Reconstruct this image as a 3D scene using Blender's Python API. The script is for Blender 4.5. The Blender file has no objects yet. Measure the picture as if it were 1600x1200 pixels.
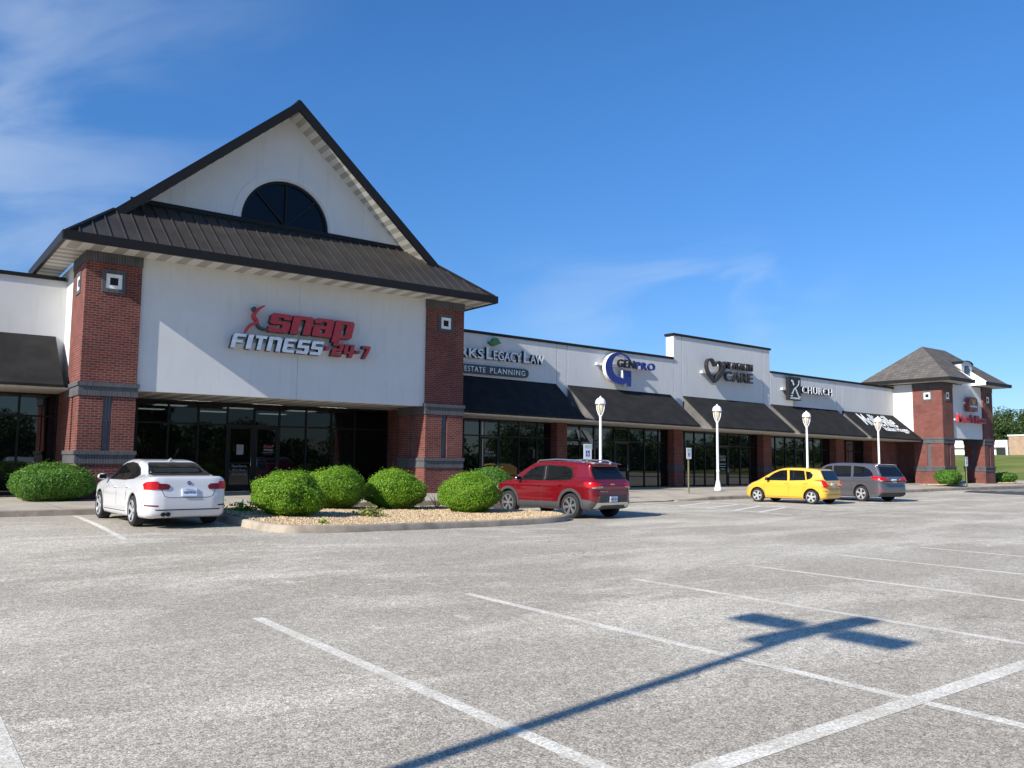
import bpy, bmesh, math, random
import numpy as np
from mathutils import Vector, Matrix
from mathutils.bvhtree import BVHTree
from mathutils.geometry import tessellate_polygon, delaunay_2d_cdt
rad = math.radians
SC = bpy.context.scene
COL = SC.collection
rng = np.random.default_rng(7)
random.seed(7)

# ------------------------------------------------------------------ camera, sky, sun, exposure
EYE = 1.63
cam_d = bpy.data.cameras.new('camera'); cam = bpy.data.objects.new('camera', cam_d); COL.objects.link(cam)
r_, u_, f_ = (0.79660882, -0.60442199, 0.00940428), (-0.06259082, -0.0669991, 0.99578788), (0.60124601, 0.79384204, 0.09120334)
cam.matrix_world = Matrix(((r_[0], u_[0], -f_[0], 0), (r_[1], u_[1], -f_[1], 0), (r_[2], u_[2], -f_[2], EYE), (0, 0, 0, 1)))
cam_d.sensor_width = 36; cam_d.lens = 36 * 1304.2 / 1600
cam_d.clip_start = .05; cam_d.clip_end = 3000
SC.camera = cam
SUN_EL, SUN_AZ = rad(31.5), math.atan2(-.986, -.166)
W = bpy.data.worlds.new('World'); SC.world = W; W.use_nodes = True
wn, wl = W.node_tree.nodes, W.node_tree.links
sky = wn.new('ShaderNodeTexSky'); sky.sky_type = 'NISHITA'; sky.sun_disc = False
sky.sun_elevation = SUN_EL; sky.sun_rotation = SUN_AZ % (2 * math.pi); sky.ozone_density = 4.0; sky.air_density = 1.0; sky.dust_density = .3
bg = wn['Background']; bg.inputs['Strength'].default_value = .15
def wnode(t, **k):
    n = wn.new(t)
    for a, b in k.items(): setattr(n, a, b)
    return n
def wmath(op, a, b=None, c=None):
    n = wn.new('ShaderNodeMath'); n.operation = op
    for i, v in enumerate((a, b, c)):
        if v is None: continue
        if isinstance(v, (int, float)): n.inputs[i].default_value = v
        else: wl.new(v, n.inputs[i])
    return n.outputs[0]
tc = wn.new('ShaderNodeTexCoord'); sx = wn.new('ShaderNodeSeparateXYZ'); wl.new(tc.outputs['Generated'], sx.inputs[0])
az = wmath('ARCTAN2', sx.outputs[0], sx.outputs[1]); el = wmath('ARCSINE', sx.outputs[2])
# thin cirrus: streaks sheared across azimuth / elevation
cb = wn.new('ShaderNodeCombineXYZ')
wl.new(wmath('ADD', wmath('MULTIPLY', az, 2.2), wmath('MULTIPLY', el, 2.0)), cb.inputs[0]); wl.new(wmath('ADD', wmath('MULTIPLY', el, 7.0), wmath('MULTIPLY', az, -2.0)), cb.inputs[1])
nz = wn.new('ShaderNodeTexNoise'); nz.inputs['Scale'].default_value = 1.7; nz.inputs['Detail'].default_value = 6; nz.inputs['Roughness'].default_value = .5; nz.inputs['Distortion'].default_value = .6
wl.new(cb.outputs[0], nz.inputs['Vector'])
def wrange(v, a, b, c, d):
    n = wn.new('ShaderNodeMapRange'); n.interpolation_type = 'SMOOTHSTEP'; wl.new(v, n.inputs[0])
    for i, q in enumerate((a, b, c, d)): n.inputs[i + 1].default_value = q
    return n.outputs[0]
left_bank = wmath('MULTIPLY', wmath('MULTIPLY', wmath('MULTIPLY', wrange(az, rad(-6), rad(27), 1, 0), wrange(az, rad(-40), rad(-15), 0, 1)), wrange(el, rad(38), rad(60), 1, 0)), wrange(nz.outputs[0], .34, .72, 0, 1))
low_bank = wmath('MULTIPLY', wmath('MULTIPLY', wrange(az, rad(34), rad(45), 0, 1), wrange(az, rad(52), rad(62), 1, 0)), wmath('MULTIPLY', wmath('MULTIPLY', wrange(el, rad(5), rad(10), 0, 1), wrange(el, rad(12), rad(16), 1, 0)), wrange(nz.outputs[0], .45, .75, 0, .9)))
cloud = wmath('MINIMUM', wmath('ADD', wmath('MULTIPLY', left_bank, .5), wmath('MULTIPLY', low_bank, .38)), .7)
hs = wn.new('ShaderNodeHueSaturation'); hs.inputs['Saturation'].default_value = 1.15; hs.inputs['Value'].default_value = 1.0
wl.new(sky.outputs[0], hs.inputs['Color'])
mx = wn.new('ShaderNodeMixRGB'); mx.inputs[2].default_value = (3.2, 3.65, 4.2, 1)
tint = wn.new('ShaderNodeMixRGB'); tint.inputs[1].default_value = (.37, .455, .59, 1); tint.inputs[2].default_value = (.46, .63, .765, 1); wl.new(wrange(el, rad(3), rad(28), 0, 1), tint.inputs[0])
mul = wn.new('ShaderNodeMixRGB'); mul.blend_type = 'MULTIPLY'; mul.inputs[0].default_value = 1; wl.new(hs.outputs[0], mul.inputs[1]); wl.new(tint.outputs[0], mul.inputs[2])
wl.new(cloud, mx.inputs[0]); wl.new(mul.outputs[0], mx.inputs[1]); wl.new(mx.outputs[0], bg.inputs['Color'])
sun_d = bpy.data.lights.new('sun', 'SUN'); sun_d.energy = 4.6; sun_d.angle = rad(.5); sun_d.color = (1, .945, .86)
sun = bpy.data.objects.new('sun', sun_d); COL.objects.link(sun)
sun.rotation_euler = Vector((.986 * math.cos(SUN_EL), .166 * math.cos(SUN_EL), -math.sin(SUN_EL))).to_track_quat('-Z', 'Y').to_euler()
sun.location = (-40, -10, 40)
SC.view_settings.view_transform = 'Standard'; SC.view_settings.look = 'None'; SC.view_settings.gamma = 1; SC.view_settings.use_curve_mapping = False
SC.view_settings.exposure = .62
SC.cycles.max_bounces = 8; SC.cycles.transparent_max_bounces = 8

# ------------------------------------------------------------------ materials
class NT:
    def __init__(s, name):
        s.m = bpy.data.materials.new(name); s.m.use_nodes = True
        s.t = s.m.node_tree; s.n = s.t.nodes; s.l = s.t.links; s.b = s.n['Principled BSDF']
        s.geo = s.n.new('ShaderNodeNewGeometry')
    def new(s, t, **k):
        n = s.n.new(t)
        for a, b in k.items(): setattr(n, a, b)
        return n
    def put(s, v, sock):
        if isinstance(v, (int, float)): sock.default_value = v
        elif isinstance(v, tuple): sock.default_value = v if len(v) == 4 or sock.type == 'VECTOR' else (*v, 1)
        else: s.l.new(v, sock)
    def math(s, op, *a):
        n = s.new('ShaderNodeMath', operation=op)
        for i, v in enumerate(a): s.put(v, n.inputs[i])
        return n.outputs[0]
    def mix(s, fac, a, b, mode='MIX'):
        n = s.new('ShaderNodeMixRGB', blend_type=mode); s.put(fac, n.inputs[0]); s.put(a, n.inputs[1]); s.put(b, n.inputs[2]); return n.outputs[0]
    def noise(s, scale, detail=4, rough=.5, vec=None, dist=0):
        n = s.new('ShaderNodeTexNoise'); n.inputs['Scale'].default_value = scale; n.inputs['Detail'].default_value = detail; n.inputs['Roughness'].default_value = rough; n.inputs['Distortion'].default_value = dist
        s.l.new(vec if vec is not None else s.geo.outputs['Position'], n.inputs['Vector']); return n.outputs[0]
    def rng(s, v, a, b, c=0., d=1.):
        n = s.new('ShaderNodeMapRange', interpolation_type='SMOOTHSTEP'); s.l.new(v, n.inputs[0])
        for i, q in enumerate((a, b, c, d)): n.inputs[i + 1].default_value = q
        return n.outputs[0]
    def bump(s, h, strength=.3, dist=.01):
        n = s.new('ShaderNodeBump'); n.inputs['Strength'].default_value = strength; n.inputs['Distance'].default_value = dist
        s.l.new(h, n.inputs['Height']); s.l.new(n.outputs[0], s.b.inputs['Normal'])
    def set(s, **k):
        for a, v in k.items(): s.put(v, s.b.inputs[a.replace('_', ' ')])
        return s
    def wallvec(s):   # (x+y, z): runs along any upright wall
        sp = s.new('ShaderNodeSeparateXYZ'); s.l.new(s.geo.outputs['Position'], sp.inputs[0]); c = s.new('ShaderNodeCombineXYZ')
        s.l.new(s.math('ADD', sp.outputs[0], sp.outputs[1]), c.inputs[0]); s.l.new(sp.outputs[2], c.inputs[1]); return c.outputs[0], sp
def plain(name, col, rough=.6, metal=0., var=.12, scale=6., bump=0., bscale=60., **k):
    m = NT(name); v = m.noise(scale, 5, .6)
    c = m.mix(m.rng(v, .3, .7), tuple(x * (1 - var) for x in col), tuple(min(1, x * (1 + var)) for x in col))
    m.set(Base_Color=c, Roughness=rough, Metallic=metal, **k)
    if bump: m.bump(m.noise(bscale, 3), bump, .01)
    return m.m
MAT = {}
def brickmat(name, c1, c2, mortar, w, h, msize=.012, var=.35):
    m = NT(name); vec, sp = m.wallvec()
    b = m.new('ShaderNodeTexBrick'); b.inputs['Scale'].default_value = 1; b.inputs['Brick Width'].default_value = w; b.inputs['Row Height'].default_value = h
    b.inputs['Mortar Size'].default_value = msize; b.inputs['Mortar Smooth'].default_value = .2; b.inputs['Bias'].default_value = -.1
    m.l.new(vec, b.inputs['Vector']); m.put(c1, b.inputs['Color1']); m.put(c2, b.inputs['Color2']); m.put(mortar, b.inputs['Mortar'])
    g = m.noise(1.1, 4, .6); col = m.mix(m.rng(g, .35, .7, 0, var), b.outputs[0], tuple(x * .55 for x in c2))
    m.set(Base_Color=col, Roughness=.88, Specular_IOR_Level=.25); m.bump(m.math('ADD', m.math('MULTIPLY', b.outputs[1], -1), m.math('MULTIPLY', m.noise(90, 2), .35)), .5, .008)
    return m.m
MAT['brick'] = brickmat('red_brick', (.205, .050, .037), (.105, .030, .026), (.235, .165, .14), .215, .073, .0085)
MAT['band'] = brickmat('grey_soldier_brick', (.105, .105, .112), (.07, .07, .078), (.15, .15, .155), .075, .9, .008)
MAT['tan_brick'] = brickmat('tan_brick', (.42, .29, .19), (.33, .21, .13), (.4, .33, .27), .4, .2, .02)
def stucco(name, col):
    m = NT(name); v = m.noise(.7, 5, .62); col2 = m.mix(m.rng(v, .3, .75), col, tuple(x * .93 for x in col))
    sp = m.new('ShaderNodeSeparateXYZ'); m.l.new(m.geo.outputs['Position'], sp.inputs[0]); cv = m.new('ShaderNodeCombineXYZ')
    m.l.new(m.math('MULTIPLY', sp.outputs[0], 3.), cv.inputs[0]); m.l.new(m.math('MULTIPLY', sp.outputs[1], 3.), cv.inputs[1]); m.l.new(m.math('MULTIPLY', sp.outputs[2], .25), cv.inputs[2])
    st = m.rng(m.noise(1.6, 3, .6, cv.outputs[0]), .52, .78, 0, .26)
    m.set(Base_Color=m.mix(st, col2, (.42, .4, .36)), Roughness=.85, Specular_IOR_Level=.2); m.bump(m.noise(55, 4, .7), .28, .012); return m.m
MAT['stucco'] = stucco('white_stucco', (.69, .685, .67))
MAT['stucco_shop'] = stucco('grey_white_stucco', (.66, .655, .64))
MAT['stucco_plain'] = plain('bright_white_panel', (.8, .8, .79), .6)
MAT['dark'] = plain('dark_bronze_metal', (.0145, .0128, .012), .5, .0, .1, Specular_IOR_Level=.22)
MAT['roofmetal'] = plain('bronze_roof_metal', (.041, .0365, .033), .55, .0, .16, 1.2, Specular_IOR_Level=.22)
MAT['frame'] = plain('window_frame_metal', (.012, .0115, .011), .45, Specular_IOR_Level=.25)
MAT['awning'] = plain('black_awning_cloth', (.024, .0235, .0235), .9, 0, .2, 1.5, .15, 300, Specular_IOR_Level=.12)
MAT['awning_end'] = plain('sun_bleached_awning_end', (.115, .108, .098), .85, 0, .2, 1.5)
MAT['concrete'] = plain('pale_concrete', (.40, .365, .31), .9, 0, .13, 1.4, .3, 90)
MAT['curb'] = plain('weathered_kerb', (.33, .275, .21), .9, 0, .25, 2.5, .4, 70)
def soffit(name, axis, pitch, a, b):
    m = NT(name); sp = m.new('ShaderNodeSeparateXYZ'); m.l.new(m.geo.outputs['Position'], sp.inputs[0])
    fr = m.math('FRACT', m.math('DIVIDE', sp.outputs[axis], pitch)); k = m.math('GREATER_THAN', fr, .5)
    fine = m.math('GREATER_THAN', m.math('FRACT', m.math('DIVIDE', sp.outputs[axis], pitch / 6)), .85)
    c = m.mix(k, a, b); c = m.mix(m.math('MULTIPLY', fine, .5), c, tuple(x * .5 for x in a)); m.set(Base_Color=c, Roughness=.5); return m.m
MAT['soffit_x'] = soffit('vented_soffit_front', 0, .62, (.74, .71, .64), (.42, .39, .34))
MAT['soffit_fine'] = soffit('fine_vented_soffit', 0, .3, (.74, .71, .64), (.46, .43, .37))
MAT['soffit_y'] = soffit('vented_soffit_side', 1, .55, (.74, .71, .64), (.42, .39, .34))
MAT['soffit_plain'] = plain('cream_soffit', (.62, .57, .48), .6, 0, .1)
def glassmat(name, col, ior, wav=.0):
    m = NT(name); m.set(Base_Color=col, Roughness=.015, IOR=ior, Specular_IOR_Level=.5)
    if wav: m.bump(m.noise(.9, 2), wav, .02)
    return m.m
MAT['glass'] = glassmat('dark_storefront_glass', (.004, .005, .006), 1.8, .035)
def clearglass():
    m = NT('see_through_tinted_glass'); m.set(Base_Color=(.004, .005, .006, 1), Roughness=.015, IOR=1.8); m.bump(m.noise(.9, 2), .035, .02)
    t = m.new('ShaderNodeBsdfTransparent'); t.inputs[0].default_value = (.20, .22, .23, 1); a = m.new('ShaderNodeMixShader'); a.inputs[0].default_value = .6; m.l.new(m.b.outputs[0], a.inputs[1]); m.l.new(t.outputs[0], a.inputs[2]); m.l.new(a.outputs[0], m.n['Material Output'].inputs[0]); return m.m
MAT['glass_clear'] = clearglass()
def glow(name, col, e): m = NT(name); m.set(Base_Color=(.8, .8, .8, 1)); m.put((*col, 1), m.b.inputs['Emission Color']); m.b.inputs['Emission Strength'].default_value = e; return m.m
MAT['troffer'] = glow('lit_ceiling_panel', (1, .97, .88), 5.)
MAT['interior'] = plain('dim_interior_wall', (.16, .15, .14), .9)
MAT['glass_high'] = glassmat('dark_gable_glass', (.003, .004, .005), 1.36)
MAT['carglass'] = glassmat('tinted_car_glass', (.006, .007, .008), 1.5)
MAT['white'] = plain('white_painted_metal', (.80, .80, .79), .35, 0, .03)
MAT['lens'] = plain('frosted_lamp_glass', (.72, .62, .45), .3, 0, .05)
MAT['galv'] = plain('olive_post_paint', (.22, .20, .10), .6)
MAT['silver'] = plain('brushed_silver', (.62, .62, .62), .25, .9, .05); MAT['rim'] = plain('painted_alloy', (.52, .52, .53), .3, .35, .03)
MAT['chrome'] = plain('chrome_trim', (.75, .75, .76), .1, 1., .02)
MAT['tyre'] = plain('black_rubber', (.018, .018, .019), .85, 0, .2)
MAT['plastic'] = plain('black_plastic', (.022, .022, .023), .6, 0, .1)
MAT['rim_dark'] = plain('dark_machined_alloy', (.24, .24, .25), .3, .4, .05)
MAT['dish'] = plain('matt_black_wheel_dish', (.02, .02, .02), .9, Specular_IOR_Level=.05)
MAT['cladding'] = plain('dark_grey_cladding', (.055, .055, .056), .6, 0, .1)
MAT['seam'] = plain('dark_seam', (.03, .03, .03), .8)
MAT['red_letter'] = plain('red_letter_face', (.46, .035, .042), .4)
MAT['white_letter'] = plain('white_letter_face', (.80, .82, .84), .4)
MAT['black_letter'] = plain('black_letter_face', (.012, .012, .014), .4)
MAT['blue_letter'] = plain('blue_letter_face', (.020, .035, .22), .35)
MAT['brown_letter'] = plain('bronze_letter', (.045, .036, .033), .35, .3)
MAT['gold'] = plain('dull_gold_face', (.42, .26, .06), .45)
MAT['maroon'] = plain('maroon_face', (.22, .045, .035), .45)
MAT['green'] = plain('green_emblem', (.05, .20, .06), .45)
MAT['pill'] = plain('charcoal_board', (.05, .055, .06), .45)
MAT['sign_blue'] = plain('sign_blue', (.02, .09, .42), .4)
MAT['sign_green'] = plain('sign_green', (.05, .25, .12), .4)
MAT['paper'] = plain('grey_paper', (.35, .36, .36), .8)
MAT['ghost'] = plain('faded_white_decal', (.42, .42, .43), .6)
MAT['ghost_red'] = plain('faded_red_decal', (.40, .08, .09), .6)
MAT['plate'] = plain('licence_plate_face', (.62, .68, .73), .4)
MAT['shingle'] = brickmat('grey_shingles', (.15, .135, .12), (.095, .085, .078), (.06, .055, .05), .32, .14, .012, .3)
def paint(name, col, metal=0., rough=.28, coat=1.):
    m = NT(name); m.set(Base_Color=(*col, 1), Roughness=rough, Metallic=metal, Coat_Weight=coat, Coat_Roughness=.03, Specular_IOR_Level=.5)
    return m.m
MAT['paint_white'] = paint('pearl_white_paint', (.60, .60, .605), 0., .25)
MAT['paint_red'] = paint('deep_red_paint', (.19, .004, .010), .3, .26)
MAT['paint_yellow'] = paint('yellow_paint', (.72, .41, .035), 0., .35)
MAT['paint_grey'] = paint('slate_grey_paint', (.12, .115, .13), .4, .28)
def lampred(name, col):
    m = NT(name); m.set(Base_Color=(*col, 1), Roughness=.2, Coat_Weight=.2, IOR=1.4); return m.m
MAT['tail'] = lampred('red_lamp_lens', (.50, .004, .006)); MAT['taildark'] = lampred('dark_red_lamp_lens', (.13, .004, .007)); MAT['headlens'] = lampred('clear_lamp_lens', (.38, .39, .40))
def leafmat(name, a, b, trans=.22):
    m = NT(name); rnd = m.geo.outputs['Random Per Island']; c = m.mix(rnd, a, b)
    m.set(Base_Color=c, Roughness=.5, Specular_IOR_Level=.35)
    tr = m.new('ShaderNodeBsdfTranslucent'); m.l.new(m.mix(.5, c, tuple(x * 1.6 for x in b)), tr.inputs[0])
    ms = m.new('ShaderNodeMixShader'); ms.inputs[0].default_value = trans; m.l.new(m.b.outputs[0], ms.inputs[1]); m.l.new(tr.outputs[0], ms.inputs[2])
    m.l.new(ms.outputs[0], m.n['Material Output'].inputs[0]); return m.m
MAT['leaf_bright'] = leafmat('bright_shrub_leaves', (.06, .165, .008), (.27, .45, .026))
MAT['leaf_dark'] = leafmat('dark_shrub_leaves', (.05, .15, .018), (.16, .31, .04))
MAT['leaf_yellow'] = leafmat('yellow_green_leaves', (.13, .17, .03), (.30, .30, .08))
MAT['leaf_tree'] = leafmat('tree_leaves', (.025, .055, .015), (.075, .125, .035), .25)
MAT['bark'] = plain('brown_bark', (.10, .075, .055), .9, 0, .3, 8)
MAT['twig'] = plain('dry_twig', (.20, .11, .07), .9)
def asphalt(name, base=.30):
    m = NT(name); P = m.geo.outputs['Position']
    vo = m.new('ShaderNodeTexVoronoi'); vo.inputs['Scale'].default_value = 112; m.l.new(P, vo.inputs['Vector'])
    sp = m.new('ShaderNodeSeparateColor'); m.l.new(vo.outputs['Color'], sp.inputs[0])
    stone = m.rng(sp.outputs[0], .05, .95, .58, 1.36)
    vo2 = m.new('ShaderNodeTexVoronoi'); vo2.inputs['Scale'].default_value = 46; m.l.new(P, vo2.inputs['Vector']); sp2 = m.new('ShaderNodeSeparateColor'); m.l.new(vo2.outputs['Color'], sp2.inputs[0])
    stone = m.math('MULTIPLY', stone, m.rng(sp2.outputs[1], 0., 1., .82, 1.16))
    sv = m.new('ShaderNodeVectorMath', operation='MULTIPLY'); m.l.new(P, sv.inputs[0]); sv.inputs[1].default_value = (.45, 1.2, 1)
    worn = m.math('MULTIPLY', m.rng(m.noise(.42, 8, .72, sv.outputs[0], .5), .45, .64), m.rng(m.noise(22., 4, .7), .36, .56, .35, 1.)); worn2 = m.rng(m.noise(2.6, 7, .72, None, .8), .56, .72); dirt = m.rng(m.noise(.16, 4, .55), .40, .68)
    fine = m.rng(m.noise(9., 5, .75), .3, .7, .86, 1.12)
    c = m.mix(dirt, tuple(base * x for x in (.90, .80, .645)), tuple(base * x for x in (1.10, 1.0, .815)))
    c = m.mix(m.math('MULTIPLY', worn, .68), c, (.70, .64, .53)); c = m.mix(m.math('MULTIPLY', m.math('MULTIPLY', worn2, m.rng(m.noise(.3, 3), .42, .6)), .8), c, (.74, .685, .57))
    spots = m.rng(m.noise(1.15, 3, .5), .72, .78, 0, .5); c = m.mix(spots, c, (.15, .12, .095))
    k = m.new('ShaderNodeVectorMath', operation='SCALE'); m.l.new(c, k.inputs[0]); m.l.new(m.math('MULTIPLY', stone, fine), k.inputs['Scale'])
    # cracks: wandering cell borders, broken by a second noise
    wob = m.new('ShaderNodeVectorMath', operation='ADD'); nn = m.new('ShaderNodeTexNoise'); nn.inputs['Scale'].default_value = 1.3; nn.inputs['Detail'].default_value = 5; m.l.new(P, nn.inputs['Vector'])
    s2 = m.new('ShaderNodeVectorMath', operation='SCALE'); m.l.new(nn.outputs['Color'], s2.inputs[0]); s2.inputs['Scale'].default_value = 1.6
    m.l.new(P, wob.inputs[0]); m.l.new(s2.outputs[0], wob.inputs[1])
    ve = m.new('ShaderNodeTexVoronoi', feature='DISTANCE_TO_EDGE'); ve.inputs['Scale'].default_value = .13; m.l.new(wob.outputs[0], ve.inputs['Vector'])
    crack = m.math('MULTIPLY', m.rng(ve.outputs[0], 0.0010, .0030, 1, 0), m.rng(m.noise(.35, 2), .5, .6))
    col = m.mix(m.math('MULTIPLY', crack, .5), k.outputs[0], (.07, .065, .06))
    m.set(Base_Color=col, Roughness=.92, Specular_IOR_Level=.2); m.bump(m.math('SUBTRACT', m.math('MULTIPLY', vo.outputs['Distance'], -1), crack), .22, .006); return m.m
MAT['asphalt'] = asphalt('worn_asphalt', .425)
MAT['newasphalt'] = plain('new_asphalt', (.055, .055, .058), .85, 0, .2, 3, .4, 120)
def linepaint():
    m = NT('worn_white_line'); v = m.noise(28, 6, .75); w2 = m.noise(2.2, 4, .6)
    vo = m.new('ShaderNodeTexVoronoi'); vo.inputs['Scale'].default_value = 75; m.l.new(m.geo.outputs['Position'], vo.inputs['Vector']); sp = m.new('ShaderNodeSeparateColor'); m.l.new(vo.outputs['Color'], sp.inputs[0])
    c = m.mix(m.rng(m.math('ADD', m.math('MULTIPLY', v, .6), m.math('MULTIPLY', w2, .4)), .42, .56), (.72, .68, .59), (.54, .50, .41))
    k = m.new('ShaderNodeVectorMath', operation='SCALE'); m.l.new(c, k.inputs[0]); m.l.new(m.rng(sp.outputs[0], 0, 1, .78, 1.2), k.inputs['Scale'])
    m.set(Base_Color=k.outputs[0], Roughness=.85); m.bump(m.math('MULTIPLY', vo.outputs['Distance'], -1), .2, .006); return m.m
MAT['line'] = linepaint(); MAT['line_fresh'] = plain('fresher_white_line', (.76, .74, .69), .8, 0, .12, 14)
def grassmat():
    m = NT('mown_grass'); a = m.noise(.12, 5, .6); b = m.noise(3., 6, .8)
    c = m.mix(m.rng(a, .35, .65), (.13, .185, .03), (.27, .245, .08)); c = m.mix(m.rng(b, .3, .7, 0, .5), c, (.06, .11, .02)); m.set(Base_Color=c, Roughness=.9, Specular_IOR_Level=.1); m.bump(b, .6, .05); return m.m
MAT['grass'] = grassmat()
def gravelmat():
    m = NT('tan_gravel'); rnd = m.geo.outputs['Random Per Island']; c = m.mix(rnd, (.34, .23, .11), (.68, .55, .36)); m.set(Base_Color=m.mix(m.math('GREATER_THAN', rnd, .9), c, (.30, .15, .08)), Roughness=.8); return m.m
MAT['gravel'] = gravelmat()
MAT['bed'] = plain('gravel_bed', (.38, .28, .16), .9, 0, .3, 30, .5, 60)

# ------------------------------------------------------------------ mesh helpers
def sstep(t):
    t = min(1., max(0., t)); return t * t * (3 - 2 * t)
def G(x, y): return .22 * sstep((14 - x) / 9) * sstep((y - 9) / 11)      # the lot climbs gently at the far left
def thing(name, label, cat, loc=(0, 0, 0), group=None, rz=0., kind=None):
    o = bpy.data.objects.new(name, None); COL.objects.link(o); o.location = loc; o.rotation_euler = (0, 0, rz); o.empty_display_size = .3
    return tag(o, label, cat, group, kind)
def tag(o, label=None, cat=None, group=None, kind=None):
    if label: o['label'] = label
    if cat: o['category'] = cat
    if group: o['group'] = group
    if kind: o['kind'] = kind
    return o
def origin(p):
    v = Vector((0, 0, 0))
    while p is not None: v += p.location; p = p.parent
    return v
class MB:
    def __init__(s): s.v = []; s.f = []; s.mi = []; s.cur = 0
    def add(s, vs, fs):
        k = len(s.v); s.v += [tuple(map(float, v)) for v in vs]; s.f += [tuple(i + k for i in f) for f in fs]; s.mi += [s.cur] * len(fs); return s
    def box(s, x0, x1, y0, y1, z0, z1):
        return s.add([(x0, y0, z0), (x1, y0, z0), (x1, y1, z0), (x0, y1, z0), (x0, y0, z1), (x1, y0, z1), (x1, y1, z1), (x0, y1, z1)],
                     [(0, 3, 2, 1), (4, 5, 6, 7), (0, 1, 5, 4), (1, 2, 6, 5), (2, 3, 7, 6), (3, 0, 4, 7)])
    def hexa(s, p):   # 8 corner points, bottom loop then top loop
        return s.add(p, [(0, 3, 2, 1), (4, 5, 6, 7), (0, 1, 5, 4), (1, 2, 6, 5), (2, 3, 7, 6), (3, 0, 4, 7)])
    def prism(s, loops, f0, f1):
        """loops: 2D loops (first outer, rest holes); f0/f1 map (a, b) to the near and the far cap."""
        tri = tessellate_polygon([[Vector((a, b, 0)) for a, b in L] for L in loops]); pts = [q for L in loops for q in L]; n = len(pts)
        fs = [tuple(t) for t in tri] + [tuple(n + i for i in reversed(t)) for t in tri]; k = 0
        for L in loops:
            m = len(L)
            for i in range(m): a, b = k + i, k + (i + 1) % m; fs.append((a, n + a, n + b, b))
            k += m
        return s.add([f0(*q) for q in pts] + [f1(*q) for q in pts], fs)
    def prism_y(s, loops, y0, y1): return s.prism(loops, lambda a, b: (a, y0, b), lambda a, b: (a, y1, b))
    def prism_x(s, loops, x0, x1): return s.prism(loops, lambda a, b: (x0, a, b), lambda a, b: (x1, a, b))
    def prism_z(s, loops, z0, z1): return s.prism(loops, lambda a, b: (a, b, z0), lambda a, b: (a, b, z1))
    def lathe(s, cx, cy, prof, n=20, axis='z', cz=0., caps=True):
        k = len(s.v); P = []
        for r, h in prof:
            for i in range(n):
                a = 2 * math.pi * i / n; c, d = r * math.cos(a), r * math.sin(a)
                P.append((cx + c, cy + d, cz + h) if axis == 'z' else (cx + h, cy + c, cz + d))
        F = [(j * n + i, j * n + (i + 1) % n, (j + 1) * n + (i + 1) % n, (j + 1) * n + i) for j in range(len(prof) - 1) for i in range(n)]
        if caps: F += [tuple(reversed(range(n))), tuple((len(prof) - 1) * n + i for i in range(n))]
        return s.add(P, F)
    def tube(s, pts, r, n=8):
        P = []; pts = [Vector(p) for p in pts]; rr = r if isinstance(r, (list, tuple)) else [r] * len(pts)
        for i, p in enumerate(pts):
            d = (pts[min(i + 1, len(pts) - 1)] - pts[max(i - 1, 0)]).normalized(); a = d.orthogonal().normalized()
            if i and abs(a.dot(pa)) < .9: a = (pa - d * pa.dot(d)).normalized()
            pa = a; b = d.cross(a)
            for k in range(n): t = 2 * math.pi * k / n; P.append(p + (a * math.cos(t) + b * math.sin(t)) * rr[i])
        F = [(j * n + i, j * n + (i + 1) % n, (j + 1) * n + (i + 1) % n, (j + 1) * n + i) for j in range(len(pts) - 1) for i in range(n)]
        F += [tuple(reversed(range(n))), tuple((len(pts) - 1) * n + i for i in range(n))]
        return s.add(P, F)
    def shear(s, fn): s.v = [(x, y, z + fn(x)) for x, y, z in s.v]; return s
    def build(s, name, mats, parent=None, local=False, smooth=None, fix=True):
        me = bpy.data.meshes.new(name); o = Vector((0, 0, 0)) if local else origin(parent)
        me.from_pydata([(x - o.x, y - o.y, z - o.z) for x, y, z in s.v], [], s.f)
        for m in (mats if isinstance(mats, (list, tuple)) else [mats]): me.materials.append(MAT[m])
        if len(set(s.mi)) > 1: me.polygons.foreach_set('material_index', s.mi)
        if fix:
            bm = bmesh.new(); bm.from_mesh(me); bmesh.ops.recalc_face_normals(bm, faces=bm.faces); bm.to_mesh(me); bm.free()
        if smooth is not None:
            me.polygons.foreach_set('use_smooth', [True] * len(me.polygons)); me.set_sharp_from_angle(angle=rad(smooth))
        ob = bpy.data.objects.new(name, me); COL.objects.link(ob)
        if parent is not None: ob.parent = parent
        return ob
def structure(mb, name, mat, **k): return tag(mb.build(name, mat, **k), kind='structure')
def clone(o, parent=None):
    c = o.copy(); COL.objects.link(c); c.parent = parent
    for ch in list(o.children): clone(ch, c)
    return c
def catmull(pts, n=6, closed=True):
    P = [np.array(p, float) for p in pts]; out = []; m = len(P)
    for i in range(m if closed else m - 1):
        p0, p1, p2, p3 = (P[(i + k) % m] for k in (-1, 0, 1, 2)) if closed else (P[max(i - 1, 0)], P[i], P[i + 1], P[min(i + 2, m - 1)])
        for j in range(n):
            t = j / n; out.append(tuple(.5 * ((2 * p1) + (-p0 + p2) * t + (2 * p0 - 5 * p1 + 4 * p2 - p3) * t * t + (-p0 + 3 * p1 - 3 * p2 + p3) * t ** 3)))
    if not closed: out.append(tuple(P[-1]))
    return out
_txt = {}
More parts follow.
